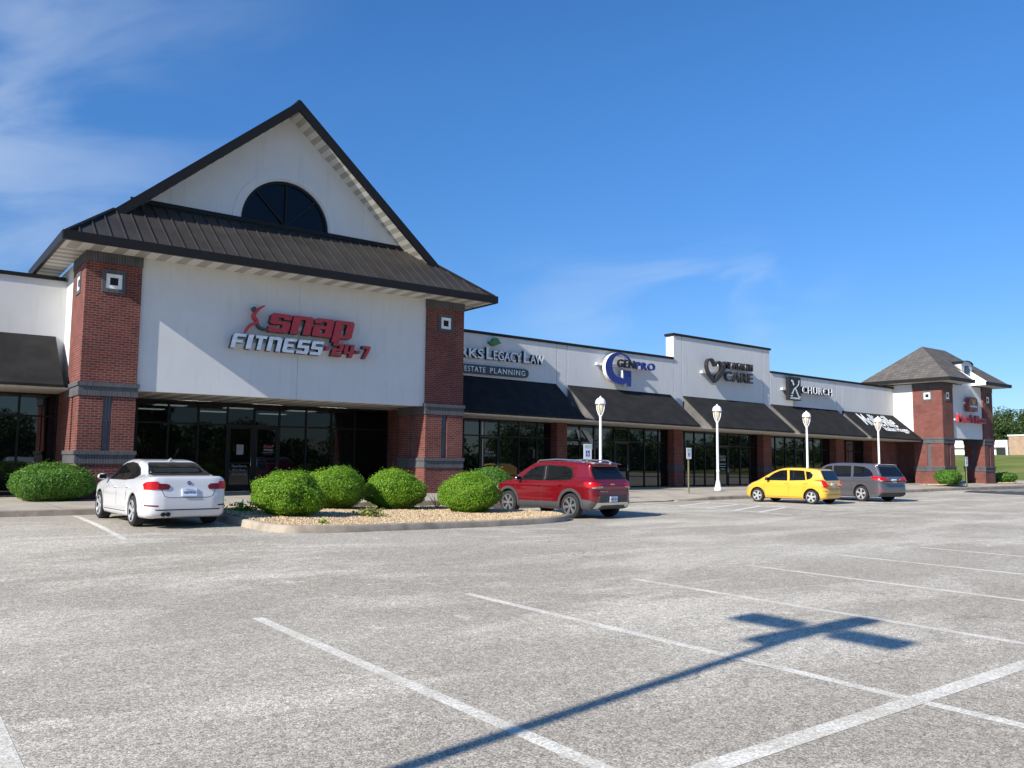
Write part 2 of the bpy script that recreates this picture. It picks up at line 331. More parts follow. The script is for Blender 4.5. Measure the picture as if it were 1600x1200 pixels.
def text_geo(s, ext, bold=0., spacing=1.):
    cu = bpy.data.curves.new('lettering', 'FONT'); cu.body = s; cu.size = 1; cu.extrude = .5; cu.offset = bold; cu.space_character = spacing; cu.resolution_u = 3
    ob = bpy.data.objects.new('lettering', cu); COL.objects.link(ob); dg = bpy.context.evaluated_depsgraph_get(); me = bpy.data.meshes.new_from_object(ob.evaluated_get(dg))
    v = np.array([tuple(p.co) for p in me.vertices]); f = [tuple(p.vertices) for p in me.polygons]
    bpy.data.objects.remove(ob); bpy.data.curves.remove(cu); bpy.data.meshes.remove(me); return v, f
def text_on(mb, s, x0, x1, z0, z1, y, depth, bold=0., shear=0., spacing=1., fn=None):
    """letters filling the box x0..x1, z0..z1 of an upright wall, faces towards -Y at y."""
    v, f = text_geo(s, depth, bold, spacing); lo, hi = v.min(0), v.max(0)
    a = (v[:, 0] - lo[0]) / (hi[0] - lo[0]); b = (v[:, 1] - lo[1]) / (hi[1] - lo[1]); c = v[:, 2] + .5   # c = 1 front
    X = x0 + a * (x1 - x0) + shear * (b - .5) * (z1 - z0); Z = z0 + b * (z1 - z0); Y = y + (1 - c) * depth
    pts = [(p, q, r) for p, q, r in zip(X, Y, Z)]
    if fn: pts = [fn(*p) for p in pts]
    return mb.add(pts, f)
def stroke(mb, pts, w, y0, y1, closed=False):
    """a flat ribbon letter stroke in the XZ plane, extruded y0..y1."""
    P = [np.array(p, float) for p in pts]; n = len(P); L, R = [], []
    for i in range(n):
        a = P[(i - 1) % n] if closed or i else P[i]; b = P[(i + 1) % n] if closed or i < n - 1 else P[i]
        d = b - a; d = d / (np.hypot(*d) + 1e-9); nn = np.array([-d[1], d[0]]); ww = (w[i] if isinstance(w, (list, tuple)) else w) / 2
        L.append(tuple(P[i] + nn * ww)); R.append(tuple(P[i] - nn * ww))
    vs = [(a, y0, b) for a, b in L + R] + [(a, y1, b) for a, b in L + R]; fs = []; N = 2 * n
    for i in range(n if closed else n - 1):
        j = (i + 1) % n; fs += [(i, j, n + j, n + i), (N + i, N + n + i, N + n + j, N + j), (i, N + i, N + j, j), (n + i, n + j, N + n + j, N + n + i)]
    if not closed: fs += [(0, n, N + n, N), (n - 1, N + n - 1, N + 2 * n - 1, 2 * n - 1)]
    return mb.add(vs, fs)

# ------------------------------------------------------------------ ground, lot, pavement
def interp(x, P): return float(np.interp(x, [p[0] for p in P], [p[1] for p in P]))
def Ye(x): return interp(x, [(-60, 22.5), (16, 22.5), (23.8, 23.64), (28.4, 23.72), (31.3, 23.98), (46.8, 24.78), (56.6, 25.55), (72, 26.2), (90, 26.3)])
def SWz(x, y):
    b = interp(x, [(-60, .39), (16, .39), (24, .30), (60, .33), (90, .33)]); e = interp(x, [(-60, .37), (16.5, .36), (19.5, .06), (20.5, .012), (26.2, .012), (28.8, .14), (90, .15)])
    t = (y - Ye(x)) / max(.1, 27 - Ye(x)); return e + (b - e) * min(1, max(0, t))
mb = MB(); mb.box(-600, 700, -600, 600, -.5, -.06); structure(mb, 'ground', 'grass')
def sheet(x0, x1, y0, y1, nx, ny, zf):
    m = MB(); xs = np.linspace(x0, x1, nx + 1); ys = np.linspace(y0, y1, ny + 1)
    m.add([(x, y, zf(x, y)) for y in ys for x in xs], [(j * (nx + 1) + i, j * (nx + 1) + i + 1, (j + 1) * (nx + 1) + i + 1, (j + 1) * (nx + 1) + i) for j in range(ny) for i in range(nx)]); return m
m = sheet(-60, 92, -48, 32, 152, 80, G); structure(m, 'parking_lot', 'asphalt')
# pavement with its front edge following the kerb line, and the kerb itself
m = MB(); xs = np.arange(-40, 72.01, 1.0); NY = 10; V = []
for x in xs:
    y0 = Ye(x) + .17
    for j in range(NY + 1): y = y0 + (32 - y0) * (j / NY) ** 1.0; V.append((x, y, SWz(x, y)))
m.add(V, [(i * (NY + 1) + j, (i + 1) * (NY + 1) + j, (i + 1) * (NY + 1) + j + 1, i * (NY + 1) + j + 1) for i in range(len(xs) - 1) for j in range(NY)])
def pavemat():
    m = NT('scored_pavement'); sp = m.new('ShaderNodeSeparateXYZ'); m.l.new(m.geo.outputs['Position'], sp.inputs[0])
    jx = m.math('LESS_THAN', m.math('FRACT', m.math('DIVIDE', sp.outputs[0], 1.83)), .012); jy = m.math('LESS_THAN', m.math('FRACT', m.math('DIVIDE', sp.outputs[1], 2.2)), .01); j = m.math('MAXIMUM', jx, jy)
    c = m.mix(m.rng(m.noise(1.1, 5, .6), .3, .7), (.37, .325, .255), (.46, .415, .335)); c = m.mix(m.rng(m.noise(.5, 6, .7), .58, .75, 0, .35), c, (.22, .19, .16))
    m.set(Base_Color=m.mix(m.math('MULTIPLY', j, .7), c, (.12, .11, .1)), Roughness=.9, Specular_IOR_Level=.2); m.bump(m.math('SUBTRACT', m.noise(110, 3), j), .3, .006); return m.m
MAT['pave'] = pavemat(); structure(m, 'pavement', 'pave')
m = MB(); xs2 = np.concatenate([np.arange(-40, 19.6, 1.0), np.arange(26.6, 72.1, .7)]); segs = [[x for x in xs2 if x < 20], [x for x in xs2 if x > 20]]
for sg in segs:
    V = []
    for x in sg:
        y = Ye(x); z = SWz(x, y) + .004; g = min(G(x, y) - .05, z - .02); V += [(x, y - .02, g), (x, y, z - .015), (x, y + .02, z), (x, y + .17, z), (x, y + .17, g)]
    m.add(V, [(i * 5 + j, i * 5 + j + 1, (i + 1) * 5 + j + 1, (i + 1) * 5 + j) for i in range(len(sg) - 1) for j in range(4)] + [(0, 1, 2, 3, 4), tuple(5 * (len(sg) - 1) + j for j in (4, 3, 2, 1, 0))])
structure(m, 'kerb', 'curb')
def strip(pts, w, zoff=.0015, mat='line', name='parking_line'):
    """painted line along pts (x, y), following the lot."""
    P = []
    for (a, b) in zip(pts[:-1], pts[1:]):
        n = max(2, int(math.hypot(b[0] - a[0], b[1] - a[1]) / .8)); P += [(a[0] + (b[0] - a[0]) * t / n, a[1] + (b[1] - a[1]) * t / n) for t in range(n)]
    P.append(pts[-1]); V = []
    for i, p in enumerate(P):
        a, b = P[max(i - 1, 0)], P[min(i + 1, len(P) - 1)]; d = Vector((b[0] - a[0], b[1] - a[1])).normalized(); n = Vector((-d.y, d.x)) * w / 2
        for sg in (1, -1): x, y = p[0] + n.x * sg, p[1] + n.y * sg; V.append((x, y, G(x, y) + zoff))
    return structure(MB().add(V, [(2 * i, 2 * i + 1, 2 * i + 3, 2 * i + 2) for i in range(len(P) - 1)]), name, mat)
for k in range(-1, 17):
    x = .655 if k == -1 else 3.19 + 2.66 * k
    strip([(x + .02, 8.52 + .12 * math.sin(k * 2.1)), (x, 3.12)], .115); strip([(x, 2.98), (x, -2.4)], .115)
strip([(-1.5, 3.05), (48, 3.05)], .15, .0028)
strip([(3.86, 22.3), (3.62, 16.2)], .12); strip([(1.2, 22.3), (.98, 16.4)], .12)
strip([(20.7, 22.4), (20.55, 15.6)], .1); strip([(24.2, 23.3), (23.2, 15.9)], .12, .0028, 'line_fresh'); strip([(27.45, 23.4), (26.6, 16.6)], .12, .0028, 'line_fresh')
for a, b in (((23.98, 21.24), (27.2, 22.5)), ((23.64, 19.74), (27.0, 20.92)), ((23.45, 18.33), (26.85, 19.76)), ((23.3, 17.22), (26.65, 18.56))): strip([a, b], .14, .004, 'line_fresh')
for x, y in ((29.3, 23.6), (32.4, 23.9), (38.2, 24.2), (41.1, 24.4), (44., 24.5), (46.9, 24.6)): strip([(x, y), (x - .5, y - 6)], .1)
# newer black asphalt with its stripes by the far corner, and the grass rising behind
m = MB(); m.add([(51.5, 23.6, .005), (50, 19.5, .005), (92, 19.5, .005), (92, 31.5, .005), (72.3, 31.5, .005), (72.3, 26.25, .005), (57, 25.5, .005)], [(0, 1, 2, 3, 4, 5, 6)]); structure(m, 'new_asphalt', 'newasphalt')
for k in range(7):
    y = 20.3 + k * .75; m = MB(); m.add([(58 - k * .6, y, .010), (90, y, .010), (90, y + .25, .010), (58 - k * .6, y + .25, .010)], [(0, 1, 2, 3)]); structure(m, 'crossing_stripe', 'line')
def lawn_z(x, y): return -.03 + 3.62 * sstep((x - 92) / 95) * (.9 + .1 * math.sin(y * .05))
structure(sheet(72.5, 300, 31.6, 220, 60, 40, lambda x, y: -.03 + 3.62 * sstep((x + .25 * (y - 32) - 92) / 95)), 'lawn', 'grass')
structure(sheet(92, 300, -60, 31.6, 60, 20, lambda x, y: -.03 + 3.62 * sstep((x + .25 * (y - 32) - 92) / 95)), 'lawn', 'grass')
m = MB(); m.add([(72.3, 31.6, .02), (110, 31.6, .02), (112, 44, .02), (72.3, 33.2, .02)], [(0, 1, 2, 3)]); structure(m, 'service_path', 'concrete')

# ------------------------------------------------------------------ planted island
loop = catmull([(6.15, 22.5), (6.2, 19.2), (6.28, 17.3), (6.45, 16.4), (6.95, 16.02), (8.1, 15.98), (10.6, 16.38), (13.8, 16.95), (15.1, 17.4), (15.62, 18.15), (15.35, 19.2), (15.05, 20.3), (14.9, 22.5)], 6, False)
m = MB(); V = []; inner = []
for i, p in enumerate(loop):
    a, b = loop[max(i - 1, 0)], loop[min(i + 1, len(loop) - 1)]; d = Vector((b[0] - a[0], b[1] - a[1])).normalized(); n = Vector((-d.y, d.x))   # inwards
    g = G(*p); q = (p[0] + n.x * .17, p[1] + n.y * .17); inner.append(q)
    V += [(p[0] - n.x * .02, p[1] - n.y * .02, g - .05), (p[0], p[1], g + .125), (p[0] + n.x * .025, p[1] + n.y * .025, g + .15), (*q, g + .15), (*q, g - .05)]
m.add(V, [(i * 5 + j, i * 5 + j + 1, (i + 1) * 5 + j + 1, (i + 1) * 5 + j) for i in range(len(loop) - 1) for j in range(4)])
structure(m, 'island_kerb', 'curb', smooth=50)
ipoly = inner + [(14.8, 22.55), (6.25, 22.55)]
def inside(x, y, P):
    c = False; j = len(P) - 1
    for i in range(len(P)):
        if (P[i][1] > y) != (P[j][1] > y) and x < (P[j][0] - P[i][0]) * (y - P[i][1]) / (P[j][1] - P[i][1]) + P[i][0]: c = not c
        j = i
    return c
def bedz(x, y): return G(x, y) + .115 + .05 * sstep((y - 16.2) / 3)
m = MB(); tri = tessellate_polygon([[Vector((*p, 0)) for p in ipoly]]); m.add([(p[0], p[1], G(*p) + .115) for p in ipoly], [tuple(t) for t in tri]); structure(m, 'island_bed', 'bed')
def pebbles(n, sampler, size, name, label):
    V = np.array([(1, 0, 0), (-1, 0, 0), (0, 1, 0), (0, -1, 0), (0, 0, 1), (0, 0, -1)], float); F = np.array([(0, 2, 4), (2, 1, 4), (1, 3, 4), (3, 0, 4), (2, 0, 5), (1, 2, 5), (3, 1, 5), (0, 3, 5)])
    P = np.array([sampler() for _ in range(n)]); s = size * (.6 + .9 * rng.random((n, 1))) * (.6 + .7 * rng.random((n, 3))); a = rng.random(n) * 6.28; t = (rng.random(n) - .5) * 1.2
    Q = V[None] * s[:, None, :]; ct, st = np.cos(t)[:, None], np.sin(t)[:, None]; Q = np.stack([Q[:, :, 0] * ct - Q[:, :, 2] * st, Q[:, :, 1], Q[:, :, 0] * st + Q[:, :, 2] * ct], 2)
    ca, sa = np.cos(a)[:, None], np.sin(a)[:, None]; Q = np.stack([Q[:, :, 0] * ca - Q[:, :, 1] * sa, Q[:, :, 0] * sa + Q[:, :, 1] * ca, Q[:, :, 2]], 2) + P[:, None, :]
    me = bpy.data.meshes.new(name); me.from_pydata(Q.reshape(-1, 3).tolist(), [], (F[None] + 6 * np.arange(n)[:, None, None]).reshape(-1, 3).tolist()); me.materials.append(MAT['gravel'])
    o = bpy.data.objects.new(name, me); COL.objects.link(o); return tag(o, label, 'gravel', None, 'stuff')
def isl():
    while True:
        x, y = rng.uniform(6.2, 15.6), 16 + 6.5 * rng.random() ** 1.5
        if inside(x, y, ipoly): return (x, y, bedz(x, y) + .008 + .022 * rng.random())
pebbles(48000, isl, .019, 'gravel', 'tan pebbles filling the kerbed planting island')
pebbles(900, lambda: (rng.uniform(53.5, 57.5), rng.uniform(26.1, 27.0), .33 + .02 * rng.random()), .03, 'gravel', 'pale pebbles under the shrub by the far hipped tower')
pebbles(900, lambda: (rng.uniform(64.5, 68.5), rng.uniform(26.6, 28.2), .35 + .02 * rng.random()), .03, 'gravel', 'pale pebbles round the low shrub right of the far tower')

# ------------------------------------------------------------------ buildings
def zs(x): return -.0095 * (x - 25)
def brick_pillar(parent, x0, x1, y0, y1, zb, zt, b1, b2, win=True, name='brick_pillar', shaft='brick'):
    """corner pillar: brick shaft, two grey bands (b1 low, b2 high: (z0, z1)), recessed accent strips, square tile insets, soldier course at the top."""
    cx, cy = (x0 + x1) / 2, (y0 + y1) / 2; m = MB()
    m.box(x0, x1, y0, y1, zb, b1[0]); m.box(x0, x1, y0, y1, b2[1], zt - .31)
    w, d = .13, .06
    m.prism_z([[(x0, y0), (cx - w, y0), (cx - w, y0 + d), (cx + w, y0 + d), (cx + w, y0), (x1, y0), (x1, y1), (x0, y1), (x0, cy + w), (x0 + d, cy + w), (x0 + d, cy - w), (x0, cy - w)]], b1[1], b2[0])
    p = m.build(name, shaft, parent)
    e = .035
    for z0, z1 in (b1, b2):
        m = MB(); h = z1 - z0; m.box(x0 - e, x1 + e, y0 - e, y1 + e, z0, z1 - h * .3); m.box(x0 - e * 2, x1 + e * 2, y0 - e * 2, y1 + e * 2, z1 - h * .3, z1); m.build('grey_brick_band', 'band', p)
    m = MB(); m.box(x0 - .02, x1 + .02, y0 - .02, y1 + .02, zt - .31, zt); m.build('soldier_course', 'band', p)
    m = MB(); m.box(cx - w + .004, cx + w - .004, y0 + d - .012, y0 + d + .02, b1[1] + .002, b2[0] - .002); m.build('accent_strip', 'band', p); m = MB(); m.box(x0 + d - .012, x0 + d + .02, cy - w + .004, cy + w - .004, b1[1] + .002, b2[0] - .002); m.build('accent_strip', 'band', p)
    if win:
        zc = zt - .86
        for ax in (0, 1):
            def bx(mm, h0, h1, o0, o1):   # square ring of boxes, h0 outer half, h1 inner half, o proud range
                c = cx if ax == 0 else cy
                for a0, a1, q0, q1 in ((-h0, h0, h1, h0), (-h0, h0, -h0, -h1), (-h0, -h1, -h1, h1), (h1, h0, -h1, h1)):
                    if ax == 0: mm.box(c + a0, c + a1, y0 - o1, y0 - o0, zc + q0, zc + q1)
                    else: mm.box(x0 - o1, x0 - o0, c + a0, c + a1, zc + q0, zc + q1)
            m = MB(); bx(m, .34, .225, -.02, .03); m.build('grey_tile_surround', 'band', p)
            m = MB(); bx(m, .224, .115, -.02, .012); m.build('white_tile_frame', 'stucco_plain', p)
            m = MB()
            if ax == 0: m.box(cx - .114, cx + .114, y0 - .004, y0 + .03, zc - .114, zc + .114)
            else: m.box(x0 - .004, x0 + .03, cy - .114, cy + .114, zc - .114, zc + .114)
            m.build('dark_tile_centre', 'dark', p)
    return p
def storefront(parent, x0, x1, z0, z1, mull, transom, doors, Y=30.9, sh=None, rail=None, name='storefront_window', gm='glass'):
    """bronze framed glass wall x0..x1; doors = [(xa, xb, top)]"""
    m = MB(); a, b = .032, .05
    xsx = sorted(set([x0 + a] + list(mull) + [x1 - a]))
    indoor = lambda x: any(d[0] - .02 < x < d[1] + .02 for d in doors)
    for x in xsx: m.box(x - a, x + a, Y - b, Y + .02, (z0 if not any(d[0] + .05 < x < d[1] - .05 for d in doors) else doors[0][2] + .05), z1)
    for xa, xb in zip(xsx[:-1], xsx[1:]):
        m.box(xa + a, xb - a, Y - b + .004, Y + .02, z1 - .07, z1)
        mid = (xa + xb) / 2
        m.box(xa + a, xb - a, Y - b + .004, Y + .02, transom - .03, transom + .03)
        if not indoor(mid):
            m.box(xa + a, xb - a, Y - b + .004, Y + .02, z0, z0 + .1)
            if rail: m.box(xa + a, xb - a, Y - b + .004, Y + .02, rail - .025, rail + .025)
    if sh: m.shear(sh)
    fr = m.build(name, 'frame', parent)
    m = MB(); segs = []; cur = x0
    for d in sorted(doors): segs.append((cur, d[0], z0)); segs.append((d[0], d[1], d[2] + .06)); cur = d[1]
    segs.append((cur, x1, z0))
    for s0, s1, zz in segs:
        if s1 - s0 > .1: m.box(s0 + .002, s1 - .002, Y - .006, Y + .006, zz, z1 - .01)
    if sh: m.shear(sh)
    m.build('glass_pane', gm, fr)
    for k, (xa, xb, zt) in enumerate(doors):
        hs_ = 1 if k % 2 == 0 else -1
        m = MB(); xa += .035; xb -= .035; m.box(xa, xa + .09, Y - .045, Y + .015, z0 + .02, zt); m.box(xb - .09, xb, Y - .045, Y + .015, z0 + .02, zt); m.box(xa + .09, xb - .09, Y - .043, Y + .015, zt - .1, zt); m.box(xa + .09, xb - .09, Y - .043, Y + .015, z0 + .02, z0 + .25)
        m.box(xa + .09, xb - .09, Y - .043, Y - .01, z0 + 1.02, z0 + 1.07)
        if sh: m.shear(sh)
        d = m.build('door', 'frame', parent)
        m = MB(); m.box(xa + .085, xb - .085, Y - .004, Y + .008, z0 + .2, zt - .05)
        if sh: m.shear(sh)
        m.build('glass_pane', gm, d)
        hx = xb - .045 if hs_ > 0 else xa + .045; m = MB(); hz = z0 + .95
        m.tube([(hx, Y - .04, hz), (hx - .03 * hs_, Y - .10, hz), (hx - .03 * hs_, Y - .10, hz + .32), (hx, Y - .04, hz + .32)], .014, 6)
        if sh: m.shear(sh)
        m.build('handle', 'silver', d, smooth=60)
    return fr

# --- gabled fitness building
T = thing('gabled_storefront', 'white gabled storefront with dark metal roof, half-round window and two brick corner pillars', 'building', (11.3, 29, .3))
TX = 11.34
brick_pillar(T, 4.6, 6.16, 27, 29, .2, 7.74, (1.42, 1.8), (3.42, 3.82)); brick_pillar(T, 16.38, 18.06, 27, 29, .2, 7.74, (1.33, 1.7), (3.34, 3.74))
m = MB(); m.box(6.164, TX - .05, 27.1, 27.4, 3.64, 7.738); m.box(TX - .036, 16.376, 27.1, 27.4, 3.64, 7.738); m.box(TX - .3, TX + .3, 27.115, 27.39, 3.645, 7.73); m.build('front_wall', 'stucco', T)
for bx_ in ((4.66, 4.9, 29.004, 32.4), (17.7, 17.99, 29.004, 32.4), (4.904, 17.696, 32.1, 32.4)): m = MB(); m.box(*bx_, 3.8, 7.738); m.build('side_wall', 'stucco', T)
m = MB(); m.box(6.2, 17.6, 27.4, 30.84, 3.66, 3.74); m.build('porch_soffit', 'soffit_x', T)
m = MB(); m.box(4.66, 5.1, 29.004, 31.2, .2, 3.8); m.build('side_pier', 'brick', T); m = MB(); m.box(16.9, 17.9, 30.35, 31.1, .2, 3.8); m.build('side_pier', 'brick', T)
E_L, E_R, E_Y, E_Z, RY, GY = 3.88, 18.80, 26.0, 7.95, 27.8, 28.65
SL = (14.40 - E_Z) / (TX - E_L); SK = .743; RB = 32.6
def side_z(x): return E_Z + SL * ((x - E_L) if x < TX else (E_R - x))
hx = (RY - E_Y) * SK / SL; hx2 = (GY - E_Y) * SK / SL
th = .05
m = MB()
for sg in (1, -1):
    X = lambda d: (E_L + d) if sg > 0 else (E_R - d)
    top = [(X(0), E_Y, E_Z), (X(hx), RY, E_Z + SL * hx), (TX, RY, 14.40), (TX, RB, 14.40), (X(0), RB, E_Z)]; n = len(top)
    m.add(top + [(x, y, z - th) for x, y, z in top], [tuple(range(n)), tuple(range(2 * n - 1, n - 1, -1))] + [(i, (i + 1) % n, n + (i + 1) % n, n + i) for i in range(n)])
zt2 = E_Z + SK * (GY - E_Y)
sk = [(E_L + .004, E_Y, E_Z - .004), (E_R - .004, E_Y, E_Z - .004), (E_R - hx2, GY, zt2 - .004), (E_L + hx2, GY, zt2 - .004)]
m.add(sk + [(x, y, z - th) for x, y, z in sk], [(0, 1, 2, 3), (7, 6, 5, 4), (0, 4, 5, 1), (1, 5, 6, 2), (2, 6, 7, 3), (3, 7, 4, 0)])
roof = m.build('metal_roof', 'roofmetal', T)
m = MB(); x = E_L + .35
while x < E_R - .2:
    d = min(x - E_L, E_R - x); ye = min(GY, E_Y + d * SL / SK) - .03
    if ye - E_Y > .1:
        z1 = E_Z + SK * (ye - E_Y); p = [(x - .016, E_Y + .01, E_Z), (x + .016, E_Y + .01, E_Z), (x + .016, ye, z1), (x - .016, ye, z1)]; m.hexa(p + [(a, b, c + .05) for a, b, c in p])
    x += .415
m.build('standing_seam', 'roofmetal', roof)
m = MB()   # hip caps and the flashing under the gable wall
for sg in (1, -1):
    X = lambda d: (E_L + d) if sg > 0 else (E_R - d)
    m.tube([(X(.0), E_Y, E_Z + .02), (X(hx), RY, E_Z + SL * hx + .02)], .07, 6)
m.box(E_L + hx2 - .1, E_R - hx2 + .1, GY - .06, GY - .004, zt2 - .02, zt2 + .13); m.tube([(TX, RY, 14.42), (TX, RB, 14.42)], .08, 6); m.build('roof_flashing', 'dark', roof)
m = MB(); m.box(E_L - .1, E_R + .1, E_Y - .11, E_Y - .002, E_Z - .24, E_Z + .03); m.box(E_L - .11, E_L - .002, E_Y - .002, RB, E_Z - .24, E_Z + .03); m.box(E_R + .002, E_R + .11, E_Y - .002, RB, E_Z - .24, E_Z + .03); m.build('gutter', 'dark', T)
m = MB(); m.tube([(E_L + .0, 31.9, E_Z - .2), (E_L + .02, 31.9, 7.45)], .06, 8); m.build('downpipe', 'dark', T)
m = MB(); m.box(E_L + .01, E_R - .01, E_Y + .004, 27.096, E_Z - .215, E_Z - .19); m.build('eave_soffit', 'soffit_x', T)
for a_, b_ in ((E_L + .01, 4.58), (18.1, E_R - .01)): m = MB(); m.box(a_, b_, 27.1, RB - .01, E_Z - .215, E_Z - .19); m.build('eave_soffit', 'soffit_y', T)
m = MB()   # rake boards along both slopes
for sg in (1, -1):
    X = lambda d: (E_L + d) if sg > 0 else (E_R - d)
    a, b = (X(hx - .12), E_Z + SL * (hx - .12)), (TX, 14.40); p = [(a[0], a[1] - .36), (b[0], b[1] - .36), (b[0], b[1] + .03), (a[0], a[1] + .03)]
    m.prism_y([p], RY - .13, RY - .004)
m.build('rake_board', 'dark', T)
m = MB()   # underside of the gable overhang
for sg in (1, -1):
    X = lambda d: (E_L + d) if sg > 0 else (E_R - d)
    dd = hx + .1; za = E_Z + SL * dd; p = [(X(dd), RY, za - .3), (TX, RY, 14.10), (TX, GY - .002, 14.10), (X(dd + .55), GY - .002, za - .3 + .55 * SL)]
    m.add(p + [(x, y, z + .04) for x, y, z in p], [(0, 1, 2, 3), (7, 6, 5, 4), (0, 4, 5, 1), (1, 5, 6, 2), (2, 6, 7, 3), (3, 7, 4, 0)])
m.build('gable_soffit', 'soffit_fine', T)
WZ, WR = 9.90, 1.66
arc = [(TX + WR * math.cos(t), WZ + .12 + WR * math.sin(t)) for t in np.linspace(math.pi, 0, 33)]
outer = [(E_L + hx2 - .2, zt2 - .15), (TX - WR, zt2 - .15), (TX - WR, WZ + .12)] + arc[1:-1] + [(TX + WR, WZ + .12), (TX + WR, zt2 - .15), (E_R - hx2 + .2, zt2 - .15), (TX, 14.33)]
m = MB(); m.prism_y([outer], GY, GY + .3); g = m.build('gable_wall', 'stucco', T)
ring = lambda r: [(TX + r * math.cos(t), WZ + .12 + r * math.sin(t)) for t in np.linspace(0, math.pi, 33)]
m = MB(); m.prism_y([ring(WR + .30) + ring(WR + .06)[::-1]], GY - .03, GY + .02); m.build('arch_moulding', 'stucco', g)
m = MB(); m.prism_y([ring(WR - .002) + ring(WR - .1)[::-1]], GY + .08, GY + .16); m.box(TX - WR + .01, TX + WR - .01, GY + .08, GY + .16, WZ + .02, WZ + .15)
for t in (45, 90, 135): a = rad(t); stroke(m, [(TX + .05 * math.cos(a), WZ + .15 + .05 * math.sin(a)), (TX + (WR - .09) * math.cos(a), WZ + .12 + (WR - .09) * math.sin(a))], .06, GY + .07, GY + .15)
hw = m.build('half_round_window', 'frame', T)
m = MB(); m.prism_y([ring(WR - .05)], GY + .14, GY + .152); m.build('glass_pane', 'glass_high', hw)
storefront(T, 5.1, 16.9, .385, 3.66, [6.1, 7.1, 8.15, 9.19, 10.24, 11.25, 12.23, 13.31, 14.38, 15.4], 2.84, [(10.24, 11.24, 2.806), (11.26, 12.23, 2.806)], gm='glass_clear')
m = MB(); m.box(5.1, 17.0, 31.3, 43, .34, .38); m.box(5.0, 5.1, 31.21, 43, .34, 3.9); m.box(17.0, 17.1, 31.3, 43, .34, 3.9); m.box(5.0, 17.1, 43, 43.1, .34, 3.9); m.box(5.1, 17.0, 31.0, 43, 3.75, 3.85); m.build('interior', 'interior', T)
for cy_ in (32.4, 35.4, 38.8):
    for cx_ in (6.6, 9.4, 12.2, 15.0): m = MB(); m.box(cx_ - .6, cx_ + .6, cy_ - .3, cy_ + .3, 3.72, 3.745); m.build('ceiling_light', 'troffer', T)
m = MB(); m.box(10.6, 10.86, 30.84, 30.846, 1.75, 2.12); m.build('door_notice', 'paper', T)
m = MB()
for i, (s, h) in enumerate((('Please Remove', .1), ('Dirty Shoes', .1), ('Before Entering', .1))): text_on(m, s, 10.45 + .04 * (i == 1), 11.0 - .04 * (i == 1), 1.28 - i * .15, 1.38 - i * .15, 30.842, .004); m.build('door_lettering', 'ghost', T); m = MB()
m = MB(); text_on(m, 'SNAP', 11.62, 12.02, 2.0, 2.13, 30.842, .004, .02, .25); text_on(m, 'open 24 hours', 11.62, 11.98, 1.76, 1.81, 30.842, .004); m.build('door_lettering', 'ghost_red', T)
m = MB(); text_on(m, 'FITNESS', 11.64, 12.0, 1.9, 1.97, 30.842, .004, .02, .25); text_on(m, 'no matter where', 11.56, 12.02, 1.83, 1.87, 30.842, .004); m.build('door_lettering', 'ghost', T)

# --- shop row to the right
R = thing('shop_row', 'long row of five shops with stepped white parapets, black awnings and brick piers', 'building', (37, 31, .3))
gaps = [(25.7, 26.36), (33.93, 34.62), (41.8, 42.46), (49.5, 50.14)]
ptop = {0: 7.34, 1: 7.34, 2: 8.66, 3: 7.30, 4: 7.30}
A_T, A_B = 5.28, 3.56
edges = [18.07, 25.7, 26.36, 33.93, 34.62, 41.8, 42.46, 49.5, 50.14, 56.6]; CW = .025
def bay_of(i): return {0: 0, 1: 0, 2: 1, 3: 2, 4: 2, 5: 2, 6: 3, 7: 3, 8: 4}[i]
m = MB()
for i in range(9):
    top = ptop[bay_of(i)] - .12; a, b = edges[i], edges[i + 1]; m.box(a + (CW if i else 0), b - (CW if i < 8 else 0), 30.4, 30.66, A_B - .02, top)
    if i: m.box(a - CW, a + CW, 30.43, 30.64, A_B - .02, min(top, ptop[bay_of(i - 1)] - .12) - .004)
m.box(33.96, 42.43, 30.67, 30.95, 7.0, 8.53); m.shear(zs); wall = m.build('parapet_wall', 'stucco_shop', R)
m = MB(); m.box(18.07, 33.9, 30.34, 30.72, 7.22, 7.345); m.box(33.88, 42.52, 30.34, 31.0, 8.54, 8.665); m.box(42.54, 56.6, 30.34, 30.72, 7.18, 7.305); m.shear(zs); m.build('parapet_cap', 'dark', R)
m = MB(); m.box(18.07, 57, 30.72, 44, 6.2, 6.4); m.build('flat_roof', 'roofmetal', R)
m = MB(); m.box(18.07, 56.5, 28.46, 30.96, A_B - .10, A_B - .045); m.shear(zs); m.build('canopy_soffit', 'soffit_plain', R)
def awning(parent, x0, x1, sh=None, dz=0., label=None):
    def fin(m):
        m.v = [(x, y, z + dz) for x, y, z in m.v]
        return m.shear(sh) if sh else m
    m = MB(); m.prism_x([[(30.396, A_T + .02), (30.396, A_T - .04), (28.40, A_B - .04), (28.34, A_B - .04), (28.34, A_B + .03)]], x0, x1); o = fin(m).build('awning', 'awning', parent)
    for a_, b_ in ((x0 + .004, x0 + .03), (x1 - .03, x1 - .004)): m = MB(); m.prism_x([[(30.394, A_T - .045), (30.394, A_B - .038), (28.41, A_B - .038)]], a_, b_); fin(m).build('end_panel', 'awning_end', o)
    if label: o['label'] = label
    return o
for x0, x1 in ((18.14, 25.66), (26.38, 33.66), (34.66, 41.84), (42.46, 49.54), (50.12, 56.5)): awning(R, x0, x1, zs)
for x0, x1 in ((25.73, 26.38), (33.93, 34.64), (41.7, 42.48), (49.3, 50.16)):
    m = MB(); m.box(x0, x1, 30.4, 31.0, .2, 1.25); m.box(x0, x1, 30.4, 31.0, 1.57, A_B - .09); m.shear(zs); p = m.build('brick_pier', 'brick', R)
    m = MB(); m.box(x0 - .03, x1 + .03, 30.37, 31.0, 1.25, 1.57); m.shear(zs); m.build('grey_brick_band', 'band', p)
